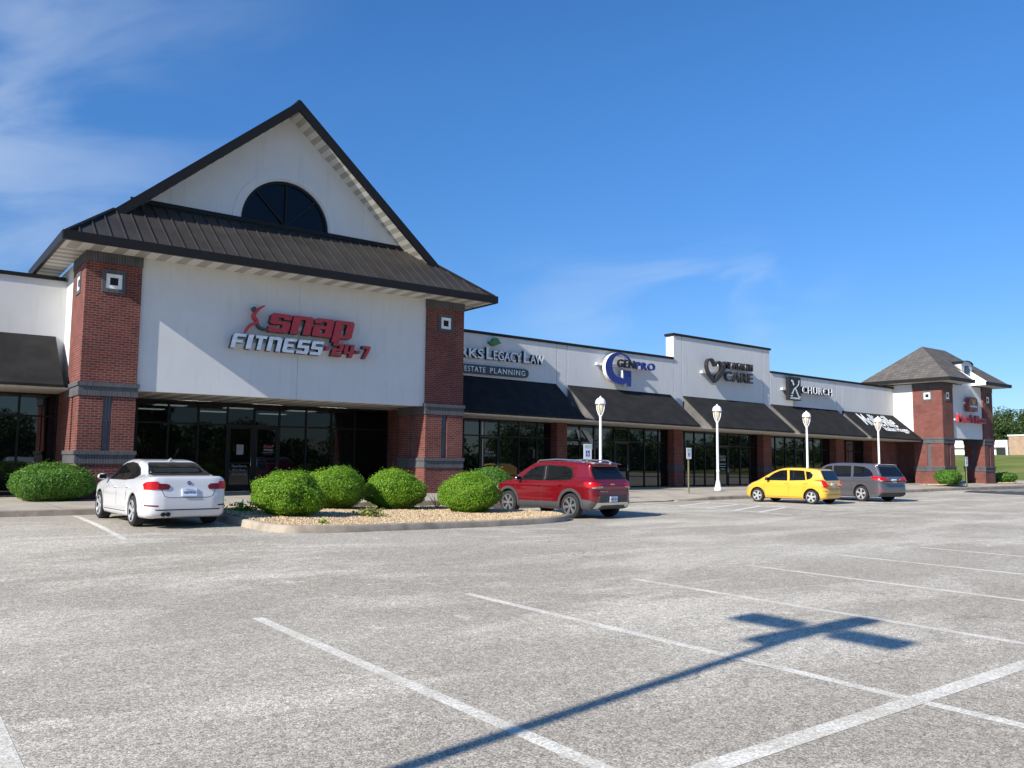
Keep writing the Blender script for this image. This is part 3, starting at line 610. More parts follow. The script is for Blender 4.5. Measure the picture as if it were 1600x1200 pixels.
def bay(x0, x1, mull, doors): return storefront(R, x0, x1, .27 - .0, A_B - .09, mull, 2.70, [(a, b, 2.666) for a, b in doors], 30.9, zs, .93)
bay(17.95, 25.73, [19.6, 20.7, 21.6, 22.67, 23.81, 24.88], [(21.6, 22.67)]); bay(26.38, 33.93, [27.6, 28.55, 29.96, 30.97, 32.15, 33.22], [(29.96, 30.97)])
bay(34.64, 41.7, [35.3, 36.1, 37.0, 37.9, 39.03, 40.1, 41.0], [(37.9, 39.03)]); bay(42.48, 49.3, [43.5, 44.5, 45.5, 46.5, 47.5, 48.4], [(45.5, 46.5)]); bay(50.16, 56.5, [51.2, 52.2, 53.2, 54.2, 55.3], [(53.2, 54.2)])
m = MB(); m.box(53.3, 56.5, 30.2, 30.84, .2, 3.2); m.build('entry_wall', 'brick', R)
m = MB(); text_on(m, 'PARKS', 21.9, 22.36, 1.95, 2.05, 30.842, .004); m.build('door_lettering', 'ghost', R); m = MB(); text_on(m, 'LEGACY LAW', 21.78, 22.48, 1.8, 1.9, 30.842, .004); m.build('door_lettering', 'ghost', R)
m = MB(); text_on(m, 'MY HEALTH', 38.2, 38.75, 1.9, 2.02, 30.842, .004); text_on(m, 'CARE', 38.2, 38.75, 1.72, 1.86, 30.842, .004, .02)
for k in range(3): m.box(38.2 + .05 * k, 38.78 - .05 * k, 30.842, 30.846, 1.52 - k * .14, 1.56 - k * .14)
m.build('door_lettering', 'ghost', R)
# reflective street number style decal bands over the second shop
m = MB(); text_on(m, 'IGNITED', 26.62, 27.5, 2.42, 2.58, 30.842, .004, .02); text_on(m, 'GYM', 27.7, 28.2, 2.42, 2.58, 30.842, .004, .02)
m.prism_y([[(26.62, 2.62), (26.62, 2.95), (26.72, 3.15), (27.12, 3.15)]], 30.842, 30.846); m.prism_y([[(27.34, 3.15), (27.56, 3.15), (27.56, 2.62)]], 30.842, 30.846); m.prism_y([[(27.75, 3.15), (28.05, 3.15), (28.46, 2.75), (28.46, 2.2), (28.3, 2.2), (28.3, 2.5)]], 30.842, 30.846)
m.build('window_decal', 'ghost', R)

# --- shop at the far left
Lb = thing('shop_row', 'plain white flat-roofed shop with one black awning left of the gabled building', 'building', (-2, 31, .3))
m = MB(); m.box(-16, 4.70, 30.4, 30.66, 3.74, 7.34); m.build('parapet_wall', 'stucco_shop', Lb)
m = MB(); m.box(-16, 4.6, 30.34, 30.72, 7.342, 7.46); m.build('parapet_cap', 'dark', Lb)
m = MB(); m.box(-16, 4.64, 30.72, 44, 6.2, 6.4); m.build('flat_roof', 'roofmetal', Lb)
m = MB(); m.box(-16, 4.6, 28.46, 30.96, A_B + .10, A_B + .155); m.build('canopy_soffit', 'soffit_plain', Lb)
awning(Lb, -3.4, 4.40, None, .2)
storefront(Lb, -15, 4.66, .385, 3.67, [-3, -1.9, -.8, .3, 1.4, 2.5, 3.55], 2.92, [], 30.9, None, .95)

# --- hipped tower at the far right
H = thing('hipped_storefront', 'far brick and white corner tower with shingled hip roof and small arched dormer', 'building', (60.3, 29, .3))
brick_pillar(H, 56.55, 58.05, 27, 29, .2, 7.12, (1.16, 1.5), (3.05, 3.41)); brick_pillar(H, 62.5, 64.0, 27, 28.4, .2, 7.12, (1.16, 1.5), (3.05, 3.41))
m = MB(); m.prism_y([[(58.054, 3.42), (62.496, 3.42), (62.496, 7.118), (61.27, 7.118), (61.27, 8.62)] + [(60.48 + .79 * math.cos(t), 8.62 + .23 * math.sin(t)) for t in np.linspace(.1, math.pi - .1, 15)] + [(59.69, 8.62), (59.69, 7.118), (58.054, 7.118)]], 27.1, 27.4); m.build('front_wall', 'stucco', H)
for bx_ in ((56.6, 56.9, 29.004, 33), (63.6, 63.95, 28.404, 33), (56.904, 63.596, 32.7, 33)): m = MB(); m.box(*bx_, 3.4, 7.118); m.build('side_wall', 'stucco', H)
m = MB(); m.box(58.0, 63.6, 27.4, 31, 3.44, 3.52); m.build('porch_soffit', 'soffit_plain', H)
m = MB(); m.box(56.6, 62.0, 30.6, 31.2, .2, 3.43); m.box(61.0, 61.9, 29.3, 30.6, .2, 3.43); m.build('porch_wall', 'brick', H)
EL, ER, EY, EB, EZ = 55.75, 64.8, 26.1, 32.4, 7.36; RYh, RZ, RX0, RX1 = 29.25, 9.95, 58.6, 61.95; DL, DR = 59.2, 61.0
m = MB(); yc = 27.12; zc = EZ + (RZ - EZ) * (yc - EY) / (RYh - EY)
V = [(EL, EY, EZ), (DL, EY, EZ), (DL, yc, zc), (DR, yc, zc), (DR, EY, EZ), (ER, EY, EZ), (RX1, RYh, RZ), (RX0, RYh, RZ), (EL, EB, EZ), (ER, EB, EZ)]; n = len(V)
m.add(V, [(0, 1, 2, 7), (2, 3, 6, 7), (3, 4, 5, 6), (5, 9, 6), (9, 8, 7, 6), (8, 0, 7)]); rf = m.build('shingle_roof', 'shingle', H, fix=False)
m = MB()
for a, b in ((EL, DL), (DR, ER)): m.box(a, b, EY - .1, EY - .002, EZ - .2, EZ + .03)
m.box(EL - .1, EL - .002, EY - .1, EB + .1, EZ - .2, EZ + .03); m.box(ER + .002, ER + .1, EY - .1, EB + .1, EZ - .2, EZ + .03); m.build('gutter', 'dark', H)
m = MB()
for a, b in ((EL, DL - .01), (DR + .01, ER)): m.box(a, b, EY, 26.996, EZ - .2, EZ - .17)
m.box(EL, 56.53, 27.0, EB, EZ - .2, EZ - .17); m.box(64.02, ER, 27.0, EB, EZ - .2, EZ - .17); m.build('eave_soffit', 'soffit_plain', H)
for x0, x1 in ((DL - .03, DL), (DR, DR + .03)): m = MB(); m.prism_x([[(EY - .1, EZ - .2), (27.09, EZ - .2), (27.09, zc - .02), (EY - .1, EZ + .02)]], x0, x1); m.build('eave_return', 'stucco_plain', H)
dm = MB(); prof = [(59.72, 7.6), (59.72, 8.62)] + [(60.48 - .76 * math.cos(t), 8.62 + .22 * math.sin(t)) for t in np.linspace(.1, math.pi - .1, 13)] + [(61.24, 8.62), (61.24, 7.6)]
dm.prism_y([prof], 27.41, 28.7); dr = dm.build('dormer', 'stucco', H)
m = MB(); pts = [(60.48 - .83 * math.cos(t), 8.62 + .27 * math.sin(t)) for t in np.linspace(0, math.pi, 13)]; pin = [(60.48 - .80 * math.cos(t), 8.62 + .235 * math.sin(t)) for t in np.linspace(0, math.pi, 13)]; m.prism_y([pts + pin[::-1]], 27.0, 29.0); m.build('dormer_roof', 'dark', dr)
aw = [(60.1, 7.66), (60.86, 7.66), (60.86, 8.2)] + [(60.48 + .38 * math.cos(t), 8.2 + .34 * math.sin(t)) for t in np.linspace(.1, math.pi - .1, 11)] + [(60.1, 8.2)]
m = MB(); m.prism_y([aw], 27.07, 27.098); aq = m.build('arched_window', 'frame', dr); m = MB(); m.prism_y([[(60.48 + (x - 60.48) * .84, 8.08 + (z - 8.08) * .88) for x, z in aw]], 27.055, 27.068); m.build('glass_pane', 'glass', aq)

# ------------------------------------------------------------------ wall signs
def raceway(parent, x0, x1, z0, z1, y0, y1, mat='white'): m = MB(); m.box(x0, x1, y0, y1, z0, z1); return m.build('raceway', mat, parent)
GL = {
 's': [[(0, .06), (.06, 0), (.9, 0), (1, .1), (1, .52), (.92, .6), (.36, .6), (.36, .79), (.62, .79), (.62, .7), (1, .7), (1, .9), (.9, 1), (.1, 1), (0, .9), (0, .5), (.1, .42), (.62, .42), (.62, .21), (.36, .21), (.36, .3), (0, .3)]],
 'n': [[(0, 0), (.38, 0), (.38, .8), (.62, .8), (.62, 0), (1, 0), (1, .9), (.9, 1), (0, 1)]],
 'a': [[(0, .08), (.08, 0), (1, 0), (1, .9), (.9, 1), (.1, 1), (0, .9), (0, .72), (.38, .72), (.38, .81), (.62, .81), (.62, .6), (.1, .6), (0, .5)], [(.38, .2), (.38, .42), (.62, .42), (.62, .2)]],
 'p': [[(0, -.24), (.4, -.24), (.4, 0), (.9, 0), (1, .1), (1, .9), (.9, 1), (0, 1)], [(.4, .2), (.4, .8), (.62, .8), (.62, .2)]],
 'F': [[(0, 0), (.34, 0), (.34, .38), (.82, .38), (.82, .58), (.34, .58), (.34, .8), (1, .8), (1, 1), (.12, 1), (0, .88)]],
 'I': [[(0, 0), (1, 0), (1, 1), (0, 1)]],
 'T': [[(.33, 0), (.67, 0), (.67, .8), (1, .8), (1, 1), (0, 1), (0, .8), (.33, .8)]],
 'N': [[(0, 0), (.32, 0), (.32, .8), (.68, .8), (.68, 0), (1, 0), (1, .88), (.88, 1), (0, 1)]],
 'E': [[(0, .1), (.1, 0), (1, 0), (1, .2), (.34, .2), (.34, .42), (.85, .42), (.85, .6), (.34, .6), (.34, .8), (1, .8), (1, 1), (.1, 1), (0, .9)]],
 'S': [[(0, 0), (.88, 0), (1, .1), (1, .6), (.34, .6), (.34, .8), (1, .8), (1, 1), (.12, 1), (0, .9), (0, .4), (.66, .4), (.66, .2), (0, .2)]],
 '2': [[(0, 0), (1, 0), (1, .22), (.36, .22), (.36, .4), (.9, .4), (1, .5), (1, .9), (.9, 1), (0, 1), (0, .8), (.64, .8), (.64, .6), (.1, .6), (0, .5)]],
 '4': [[(.55, 0), (.9, 0), (.9, .25), (1, .25), (1, .45), (.9, .45), (.9, 1), (.55, 1), (.55, .45), (.35, .45), (.35, 1), (0, 1), (0, .25), (.55, .25)]],
 '-': [[(0, .38), (1, .38), (1, .58), (0, .58)]],
 '7': [[(.3, 0), (.66, 0), (1, .7), (1, 1), (0, 1), (0, .78), (.62, .78)]],
 '.': [[(0, .35), (1, .35), (1, .68), (0, .68)]]}
def blocks(mb, s, x0, z0, h, widths, gap, y0, y1, sh=.22):
    x = x0
    for c, w in zip(s, widths):
        mb.prism([[(a, b) for a, b in L] for L in GL[c]], lambda a, b, x=x, w=w: (x + a * w + (b - .4) * h * sh, y0, z0 + b * h), lambda a, b, x=x, w=w: (x + a * w + (b - .4) * h * sh, y1, z0 + b * h)); x += w + gap
    return x
S_ = thing('wall_sign', 'red and white gym sign with leaping figure on the gabled front wall', 'sign', (11.4, 27.1, 5.2))
raceway(S_, 10.5, 13.2, 5.98, 6.14, 26.98, 27.098); raceway(S_, 9.1, 13.6, 5.30, 5.44, 26.98, 27.098)
FY0, FY1 = 26.80, 26.975
m = MB(); blocks(m, 'snap', 10.15, 5.83, .64, (.72, .72, .72, .72), .055, FY0, FY0 + .018); blocks(m, '.', 12.16, 5.22, .44, (.13,), .06, FY0, FY1); blocks(m, '24-7', 12.42, 5.20, .46, (.40, .40, .17, .32), .05, FY0, FY0 + .018); m.build('red_lettering', 'red_letter', S_); m = MB(); blocks(m, 'snap', 10.14, 5.82, .64, (.72, .72, .72, .72), .055, FY0 + .022, FY1 + .01); blocks(m, '24-7', 12.41, 5.19, .46, (.40, .40, .17, .32), .05, FY0 + .022, FY1 + .01); blocks(m, 'FITNESS', 8.91, 5.17, .48, (.42, .17, .38, .46, .42, .42, .42), .075, FY0 + .022, FY1 + .01); m.build('letter_return', 'black_letter', S_)
m = MB(); blocks(m, 'FITNESS', 8.92, 5.18, .48, (.42, .17, .38, .46, .42, .42, .42), .075, FY0, FY0 + .018); m.build('white_lettering', 'white_letter', S_)
m = MB(); stroke(m, catmull([(9.36, 5.72), (9.50, 5.95), (9.74, 6.12), (9.62, 6.30), (9.80, 6.56), (9.98, 6.68)], 6, False), [.04 + .065 * math.sin(math.pi * i / 30) for i in range(31)], FY0, FY1)
e = m.build('leaping_figure', 'red_letter', S_)
m = MB(); m.prism_y([[(9.63 + .07 * math.cos(t), 6.53 + .075 * math.sin(t)) for t in np.linspace(0, 2 * math.pi, 15)[:-1]]], FY0 + .01, FY1); stroke(m, catmull([(9.74, 6.1), (9.82, 5.95), (10.0, 5.88), (10.2, 5.92)], 5, False), .08, FY0 + .01, FY1); m.build('grey_limbs', 'pill', S_)

# law office
SL_ = thing('wall_sign', 'white law office letters with green bird and grey estate planning board above awning', 'sign', (22, 30.4, 6))
m = MB(); yl, yd = 30.20, .018
for s, a, b, h in (('P', 18.95, 19.38, .55), ('ARKS', 19.45, 21.28, .42), ('L', 21.44, 21.78, .55), ('EGACY', 21.84, 23.42, .42), ('L', 23.55, 23.9, .55), ('AW', 23.94, 24.76, .42)): text_on(m, s, a, b, 6.13, 6.13 + h, yl, yd, .012)
m.build('lettering', 'white_letter', SL_); m = MB()
for s_, a, b, h in (('P', 18.95, 19.38, .55), ('ARKS', 19.45, 21.28, .42), ('L', 21.44, 21.78, .55), ('EGACY', 21.84, 23.42, .42), ('L', 23.55, 23.9, .55), ('AW', 23.94, 24.76, .42)): text_on(m, s_, a - .012, b - .012, 6.125, 6.125 + h, 30.222, .15, .016)
m.build('letter_return', 'black_letter', SL_)
m = MB()
for z in (6.2, 6.42): m.box(19, 24.6, 30.345, 30.396, z, z + .05)
m.build('raceway', 'white', SL_)
m = MB(); m.prism_y([catmull([(21.58, 6.92), (21.7, 6.82), (21.86, 6.76), (22.02, 6.82), (22.14, 6.88), (22.28, 6.93), (22.16, 6.98), (22.1, 7.08), (21.98, 7.14), (21.84, 7.09), (21.76, 6.97)], 4)], 30.2, 30.39); m.build('bird_emblem', 'green', SL_)
m = MB(); cz = 5.64; m.prism_y([[(18.0, cz - .2), (23.68, cz - .2)] + [(23.68 + .2 * math.cos(t), cz + .2 * math.sin(t)) for t in np.linspace(-1.4, 1.4, 9)] + [(23.68, cz + .2), (18.0, cz + .2)]], 30.24, 30.39); bd = m.build('board', 'pill', SL_)
m = MB(); text_on(m, 'ESTATE', 20.28, 21.40, cz - .12, cz + .12, 30.225, .012, .005, 0, 1.2); text_on(m, 'PLANNING', 21.66, 23.66, cz - .12, cz + .12, 30.225, .012, .005, 0, 1.2); m.build('board_lettering', 'white_letter', bd)
# generator / contractor sign
SG = thing('wall_sign', 'round blue letter G sign with black and blue lettering above awning', 'sign', (30, 30.4, 6.3))
def crescent(c0, r0, c1, r1, a0, a1, n=28): return [(c0[0] + r0[0] * math.cos(t), c0[1] + r0[1] * math.sin(t)) for t in np.linspace(a0, a1, n)] + [(c1[0] + r1[0] * math.cos(t), c1[1] + r1[1] * math.sin(t)) for t in np.linspace(a1, a0, n)]
cg = crescent((29.52, 6.30), (.98, .80), (29.62, 6.40), (.62, .60), rad(28), rad(318))
m = MB(); m.prism_y([cg], 30.0, 30.02); m.box(29.76, 30.32, 29.995, 30.018, 5.865, 6.22); m.prism_y([[(30.02, 5.42), (30.30, 5.42), (30.32, 5.859), (29.95, 5.859)]], 29.99, 30.016); m.build('letter_face', 'blue_letter', SG)
m = MB(); m.prism_y([cg], 30.024, 30.24); m.box(29.76, 30.32, 30.028, 30.236, 5.865, 6.22); m.prism_y([[(30.02, 5.42), (30.30, 5.42), (30.32, 5.859), (29.95, 5.859)]], 30.032, 30.232); m.build('letter_return', 'white', SG)
raceway(SG, 28.2, 31.9, 6.40, 6.52, 30.26, 30.395)
m = MB(); text_on(m, 'GEN', 29.26, 30.44, 6.34, 6.74, 29.84, .12, .012, 0, 1.12); m.build('black_lettering', 'black_letter', SG); m = MB(); text_on(m, 'PRO', 30.56, 31.94, 6.32, 6.70, 29.84, .12, .012, 0, 1.12); m.build('blue_lettering', 'blue_letter', SG)
# health sign
SH = thing('wall_sign', 'dark bronze heart and health care lettering on the tallest parapet', 'sign', (38.4, 30.3, 6.7))
m = MB(); h = catmull([(37.0, 6.98), (36.72, 7.32), (36.38, 7.26), (36.28, 6.9), (36.5, 6.5), (36.98, 6.08)], 6, False); stroke(m, h, .10, 30.0, 30.22)
m.prism_y([catmull([(36.98, 6.08), (37.05, 6.4), (37.4, 6.72), (37.52, 6.95), (37.7, 7.1), (37.72, 7.3), (37.82, 7.05), (37.72, 6.65), (37.4, 6.35)], 4)], 30.0, 30.22); stroke(m, catmull([(37.0, 6.98), (37.12, 7.18), (37.34, 7.24), (37.52, 7.02)], 5, False), .09, 29.995, 30.21); m.build('heart_emblem', 'brown_letter', SH)
m = MB(); text_on(m, 'MY HEALTH', 37.82, 40.38, 6.92, 7.32, 30.06, .14, .004, 0, 1.1); text_on(m, 'CARE', 37.86, 40.38, 6.20, 6.78, 30.06, .14, .012, 0, 1.12)
m.build('lettering', 'brown_letter', SH); raceway(SH, 36.1, 40.3, 6.55, 6.68, 30.24, 30.395); raceway(SH, 37.6, 40.3, 7.05, 7.16, 30.24, 30.395)
# church sign
SK_ = thing('wall_sign', 'black box sign with white K beside white CHURCH letters', 'sign', (46, 30.3, 6.2))
m = MB(); m.box(43.78, 44.98, 30.0, 30.24, 5.44, 6.86); kb = m.build('sign_box', 'black_letter', SK_)
m = MB(); yk = 29.985
stroke(m, [(44.02, 6.62), (44.14, 6.62), (44.26, 6.36)], .10, yk, 29.998); stroke(m, catmull([(44.80, 6.68), (44.72, 6.38), (44.3, 6.12), (44.12, 5.86)], 5, False), .05, yk - .002, 29.996); stroke(m, [(44.42, 6.16), (44.75, 5.66), (44.92, 5.66)], .09, yk - .004, 29.994); stroke(m, [(44.02, 5.86), (44.2, 5.86)], .05, yk - .006, 29.992)
text_on(m, 'THE', 43.92, 44.14, 5.66, 5.74, yk, .012); text_on(m, 'EXPERIENCE', 43.92, 44.9, 5.51, 5.61, yk, .012); m.build('box_lettering', 'white_letter', kb)
m = MB(); text_on(m, 'CHURCH', 45.15, 48.4, 5.92, 6.36, 29.99, .03, .0, 0, 1.15); m.build('lettering', 'white_letter', SK_)
m = MB(); text_on(m, 'CHURCH', 45.17, 48.42, 5.92, 6.36, 30.025, .2, .008, 0, 1.15); m.build('letter_return', 'black_letter', SK_); raceway(SK_, 43.5, 48.3, 6.05, 6.18, 30.26, 30.395)
# awning lettering of the last shop
SA = thing('awning_lettering', 'white brush lettering printed on the last awning of the row', 'sign', (53, 29.4, 4.2))
def on_awn(x, y, z):   # z in 0..1 up the slope
    d = zs(x); return (x, 28.34 + (30.396 - 28.34) * z - (y) * .64 - .012, A_B + .03 + (A_T + .02 - A_B - .03) * z + d + (y) * .77 + .014)
m = MB()
def awn_text(s, x0, x1, t0, t1, bold, sh):
    v, f = text_geo(s, .01, bold); lo, hi = v.min(0), v.max(0); a = (v[:, 0] - lo[0]) / (hi[0] - lo[0]); b = (v[:, 1] - lo[1]) / (hi[1] - lo[1])
    m.add([on_awn(x0 + (x1 - x0) * p + sh * (q - .5), .008 * (r + .5), t0 + (t1 - t0) * q) for p, q, r in zip(a, b, v[:, 2])], f)
awn_text('Mollieville', 51.3, 55.3, .46, .93, .008, .25); m.build('lettering', 'white_letter', SA); m = MB(); awn_text('Italian Hogge', 52.9, 55.9, .22, .45, .008, .1)
m.build('lettering', 'white_letter', SA)
# pizza tower signs
SP = thing('wall_sign', 'red restaurant lettering across the far hipped tower front', 'sign', (60.3, 27, 4.8))
m = MB(); text_on(m, "Mama's Pizza", 58.3, 62.4, 4.5, 5.08, 26.78, .16, .02, 0, 1.05); m.build('lettering', 'red_letter', SP); raceway(SP, 58.12, 62.2, 4.62, 4.76, 26.95, 27.095)
SE = thing('wall_sign', 'small maroon shield emblem with gold top above red lettering on far tower', 'sign', (60.4, 27, 5.8))
m = MB(); sh_ = [(59.75, 5.3), (60.1, 5.3), (60.2, 5.4), (60.35, 5.3), (60.5, 5.42), (60.7, 5.3), (61.0, 5.32), (61.05, 5.9), (60.95, 6.2), (60.75, 6.3), (60.05, 6.3), (59.85, 6.2), (59.75, 5.9)]; m.prism_y([sh_], 26.7, 26.96); sb = m.build('shield', 'maroon', SE)
m = MB(); m.prism_y([[(60.1, 6.25), (60.18, 5.85), (60.4, 5.72), (60.62, 5.85), (60.7, 6.25), (60.5, 6.1), (60.3, 6.1)]], 26.68, 26.699); m.build('gold_crest', 'gold', sb)
m = MB(); text_on(m, 'MAMAS', 59.9, 60.9, 5.58, 5.72, 26.68, .018, .03); m.build('lettering', 'white_letter', sb); raceway(SE, 59.5, 60.9, 5.82, 5.95, 26.965, 27.095)

# ------------------------------------------------------------------ lamp posts and street signs
def lamp_post(x, y, label):
    z = SWz(x, y); t = thing('lamp_post', label, 'street lamp', (x, y, z), 'white lamp posts along the pavement')
    m = MB(); m.lathe(x, y, [(.19, 0), (.19, .10), (.16, .13), (.15, .18), (.115, .32), (.095, .45), (.095, .47)], 16, cz=z); m.build('base', 'white', t, smooth=40)
    m = MB(); m.lathe(x, y, [(.072, .47), (.068, .9), (.08, .92), (.08, .96), (.062, .98), (.056, 3.0), (.056, 3.28), (.075, 3.32), (.06, 3.36)], 16, cz=z); m.build('shaft', 'white', t, smooth=40)
    m = MB()
    for k in range(4): a = k * math.pi / 2 + .4; m.tube([(x + r * math.cos(a), y + r * math.sin(a), z + h) for r, h in ((.05, 3.34), (.10, 3.42), (.165, 3.6), (.185, 3.78), (.185, 3.84))], .022, 6)
    m.build('lantern_frame', 'white', t, smooth=60)
    m = MB(); m.lathe(x, y, [(.05, 3.40), (.09, 3.5), (.13, 3.66), (.145, 3.8), (.145, 3.83)], 16, cz=z); m.build('globe', 'lens', t, smooth=60)
    m = MB(); m.lathe(x, y, [(.20, 3.83), (.235, 3.86), (.235, 3.90), (.22, 3.92), (.22, 3.97), (.195, 4.02), (.12, 4.10), (.05, 4.13), (.035, 4.17), (.0, 4.21)], 18, cz=z); m.build('cap', 'white', t, smooth=35)
    return t
lamp_post(24.9, 26.5, 'white lamp post rising behind the red SUV, in front of the second awning')
lamp_post(32.7, 26.5, 'white lamp post standing alone on open pavement, its flared base in view')
lamp_post(40.2, 26.5, 'white lamp post behind the yellow hatchback')
lamp_post(47.5, 26.5, 'white lamp post behind the grey minivan, in front of the lettered awning')
def street_sign(x, y, zt, label, w=.32, hgt=.5, post='galv'):
    z = SWz(x, y) if y > Ye(x) else G(x, y); t = thing('parking_sign', label, 'sign', (x, y, z), 'accessible parking signs')
    rr = .22; m = MB(); m.box(x - .03, x + .03, y - .02, y + .02, z - .05, z + zt - .05); m.build('post', post, t)
    m = MB(); m.box(x - w / 2, x + w / 2, y - .036, y - .024, z + zt - hgt, z + zt); p = m.build('panel', 'white', t)
    m = MB(); s = w * .24; cz = z + zt - hgt * .6; m.box(x - s, x + s, y - .04, y - .037, cz - s * 1.15, cz + s * 1.15); q = m.build('symbol_square', 'sign_blue', p)
    m = MB(); c = [(x + .0 + s * .45 * math.cos(a), cz - s * .3 + s * .45 * math.sin(a)) for a in np.linspace(rad(110), rad(370), 12)]; stroke(m, c, s * .16, y - .045, y - .041)
    stroke(m, [(x - s * .1, cz + s * .65), (x - s * .05, cz), (x + s * .35, cz), (x + s * .6, cz - s * .6)], s * .18, y - .046, y - .0415); m.prism_y([[(x - s * .1 + s * .15 * math.cos(a), cz + s * .85 + s * .15 * math.sin(a)) for a in np.linspace(0, 6.28, 9)[:-1]]], y - .0455, y - .0412); m.build('wheelchair_symbol', 'white_letter', q)
    m = MB(); text_on(m, 'RESERVED', x - w * .4, x + w * .4, z + zt - .1, z + zt - .055, y - .039, .003); text_on(m, 'PARKING', x - w * .36, x + w * .36, z + zt - .17, z + zt - .125, y - .039, .003); m.build('panel_lettering', 'sign_green', p)
    return t
street_sign(22.3, 24.5, 2.2, 'white accessible parking sign seen just above the roof of the red SUV', .42, .62, 'white')
street_sign(29.3, 25.4, 2.05, 'white accessible parking sign on an olive post, on open pavement left of the lone lamp')
street_sign(57.4, 26.0, 1.95, 'white accessible parking sign beside the round shrub at the far hipped tower', .34, .62)
# lot light: one tall pole left of the camera, throws the four-headed shadow
px, py, ph = -4.46, 2.86, 7.5
t = thing('light_pole', 'tall dark parking lot light pole with four square heads', 'light pole', (px, py, 0))
m = MB(); m.lathe(px, py, [(.3, 0), (.3, .6), (.26, .62)], 20); m.build('concrete_base', 'concrete', t)
m = MB(); m.box(px - .055, px + .055, py - .055, py + .055, .62, ph); m.build('pole', 'dark', t)
for dx, dy in ((1, 0), (-1, 0), (0, 1), (0, -1)):
    m = MB(); m.box(px + min(dx * .066, dx * .18) - .03 * abs(dy), px + max(dx * .066, dx * .18) + .03 * abs(dy), py + min(dy * .066, dy * .18) - .03 * abs(dx), py + max(dy * .066, dy * .18) + .03 * abs(dx), ph - .12, ph - .04); a = m.build('arm', 'dark', t)
    m = MB(); cx, cy = px + dx * .555, py + dy * .555; hxx, hyy = (.35, .15) if dx else (.15, .35); m.box(cx - hxx, cx + hxx, cy - hyy, cy + hyy, ph - .16, ph); m.build('lamp_head', 'dark', a)

# ------------------------------------------------------------------ plants
def leaf_cloud(P, N, size, jitter, elong=1.6):
    """diamond leaves at points P facing roughly along N."""
    n = len(P); N = N + jitter * rng.normal(size=(n, 3)); N /= np.linalg.norm(N, axis=1, keepdims=True) + 1e-9
    A = np.cross(N, rng.normal(size=(n, 3))); A /= np.linalg.norm(A, axis=1, keepdims=True) + 1e-9; B = np.cross(N, A); s = size * (.6 + .8 * rng.random((n, 1)))
    Q = np.stack([P - A * s * elong * .5, P + B * s * .32, P + A * s * elong * .5, P - B * s * .32], 1)
    return Q.reshape(-1, 3), np.arange(4 * n).reshape(n, 4)
def mesh_np(name, V, F, mat, parent=None):
    me = bpy.data.meshes.new(name); me.from_pydata(V.tolist(), [], F.tolist()); me.materials.append(MAT[mat]); o = bpy.data.objects.new(name, me); COL.objects.link(o)
    if parent is not None: o.parent = parent
    return o
def shrub(x, y, z, rx, ry, h, n, size, mat, label, group=None, seed=0, flat=.55, tips=60):
    t = thing('shrub', label, 'shrub', (x, y, z), group); lr = np.random.default_rng(seed)
    u = lr.normal(size=(n, 3)); u /= np.linalg.norm(u, axis=1, keepdims=True)
    ph = lr.random((6, 3)) * 6.28; fr = lr.normal(size=(6, 3)) * 3.4
    lump = 1 + .06 * sum(np.sin(u @ fr[k] + ph[k, 0]) for k in range(6)) / 1.6 + .03 * np.sin(u @ fr[0] * 3 + 1) * np.sin(u @ fr[1] * 3) + .025 * np.sin(u @ fr[2] * 7) * np.sin(u @ fr[3] * 7)
    e = .86; q = np.sign(u) * np.abs(u) ** e; q /= np.maximum(np.linalg.norm(q, axis=1, keepdims=True), 1e-6) ** .6
    rr = (lump * (1 - .22 * lr.random(n) ** 1.6))[:, None]; P = q * rr * np.array([rx, ry, h * .52]); P[:, 2] += h * .48; P *= (1 + .05 * (lr.random((n, 1)) < .06) * lr.random((n, 1)) * 2); keep = P[:, 2] > .0; P, u = P[keep], u[keep]
    V, F = leaf_cloud(P, u / np.array([rx, ry, h * .5]), size, .75)
    if tips:
        k = lr.normal(size=(tips, 3)); k[:, 2] = np.abs(k[:, 2]) + .3; k /= np.linalg.norm(k, axis=1, keepdims=True); Pt = k * np.array([rx, ry, h * .52]) * (1.02 + .06 * lr.random((tips, 1))); Pt[:, 2] += h * .48
        V2, F2 = leaf_cloud(np.repeat(Pt, 3, 0) + .02 * lr.normal(size=(tips * 3, 3)), np.repeat(k, 3, 0), size, 1.5); F = np.vstack([F, F2 + len(V)]); V = np.vstack([V, V2])
    mesh_np('foliage', V, F, mat, t)
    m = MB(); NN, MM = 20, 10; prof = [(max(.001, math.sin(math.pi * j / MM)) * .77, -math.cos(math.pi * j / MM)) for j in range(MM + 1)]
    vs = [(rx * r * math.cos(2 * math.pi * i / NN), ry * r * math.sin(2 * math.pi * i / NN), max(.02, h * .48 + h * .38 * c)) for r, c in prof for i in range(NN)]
    m.add(vs, [(j * NN + i, j * NN + (i + 1) % NN, (j + 1) * NN + (i + 1) % NN, (j + 1) * NN + i) for j in range(MM) for i in range(NN)]); m.build('dark_core', 'shrubcore', t, local=True, smooth=60)  # solid dark core, its colour standing in for shade deep in the foliage
    return t
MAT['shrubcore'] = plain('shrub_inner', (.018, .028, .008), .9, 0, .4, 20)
GI = 'clipped round shrubs in the gravel island'
shrub(7.54, 18.35, bedz(8, 18.5), .77, .77, 1.0, 52000, .026, 'leaf_bright', 'round bright green shrub at the left end of the island, nearest the white sedan', GI, 1)
shrub(10.0, 21.2, bedz(10, 21.5), .86, .84, 1.14, 48000, .027, 'leaf_bright', 'round shrub in the gravel island partly behind the leftmost island shrub', GI, 2)
shrub(11.93, 21.3, bedz(12, 22), .83, .82, 1.10, 48000, .027, 'leaf_bright', 'round shrub in the island in front of the right brick pillar', GI, 3)
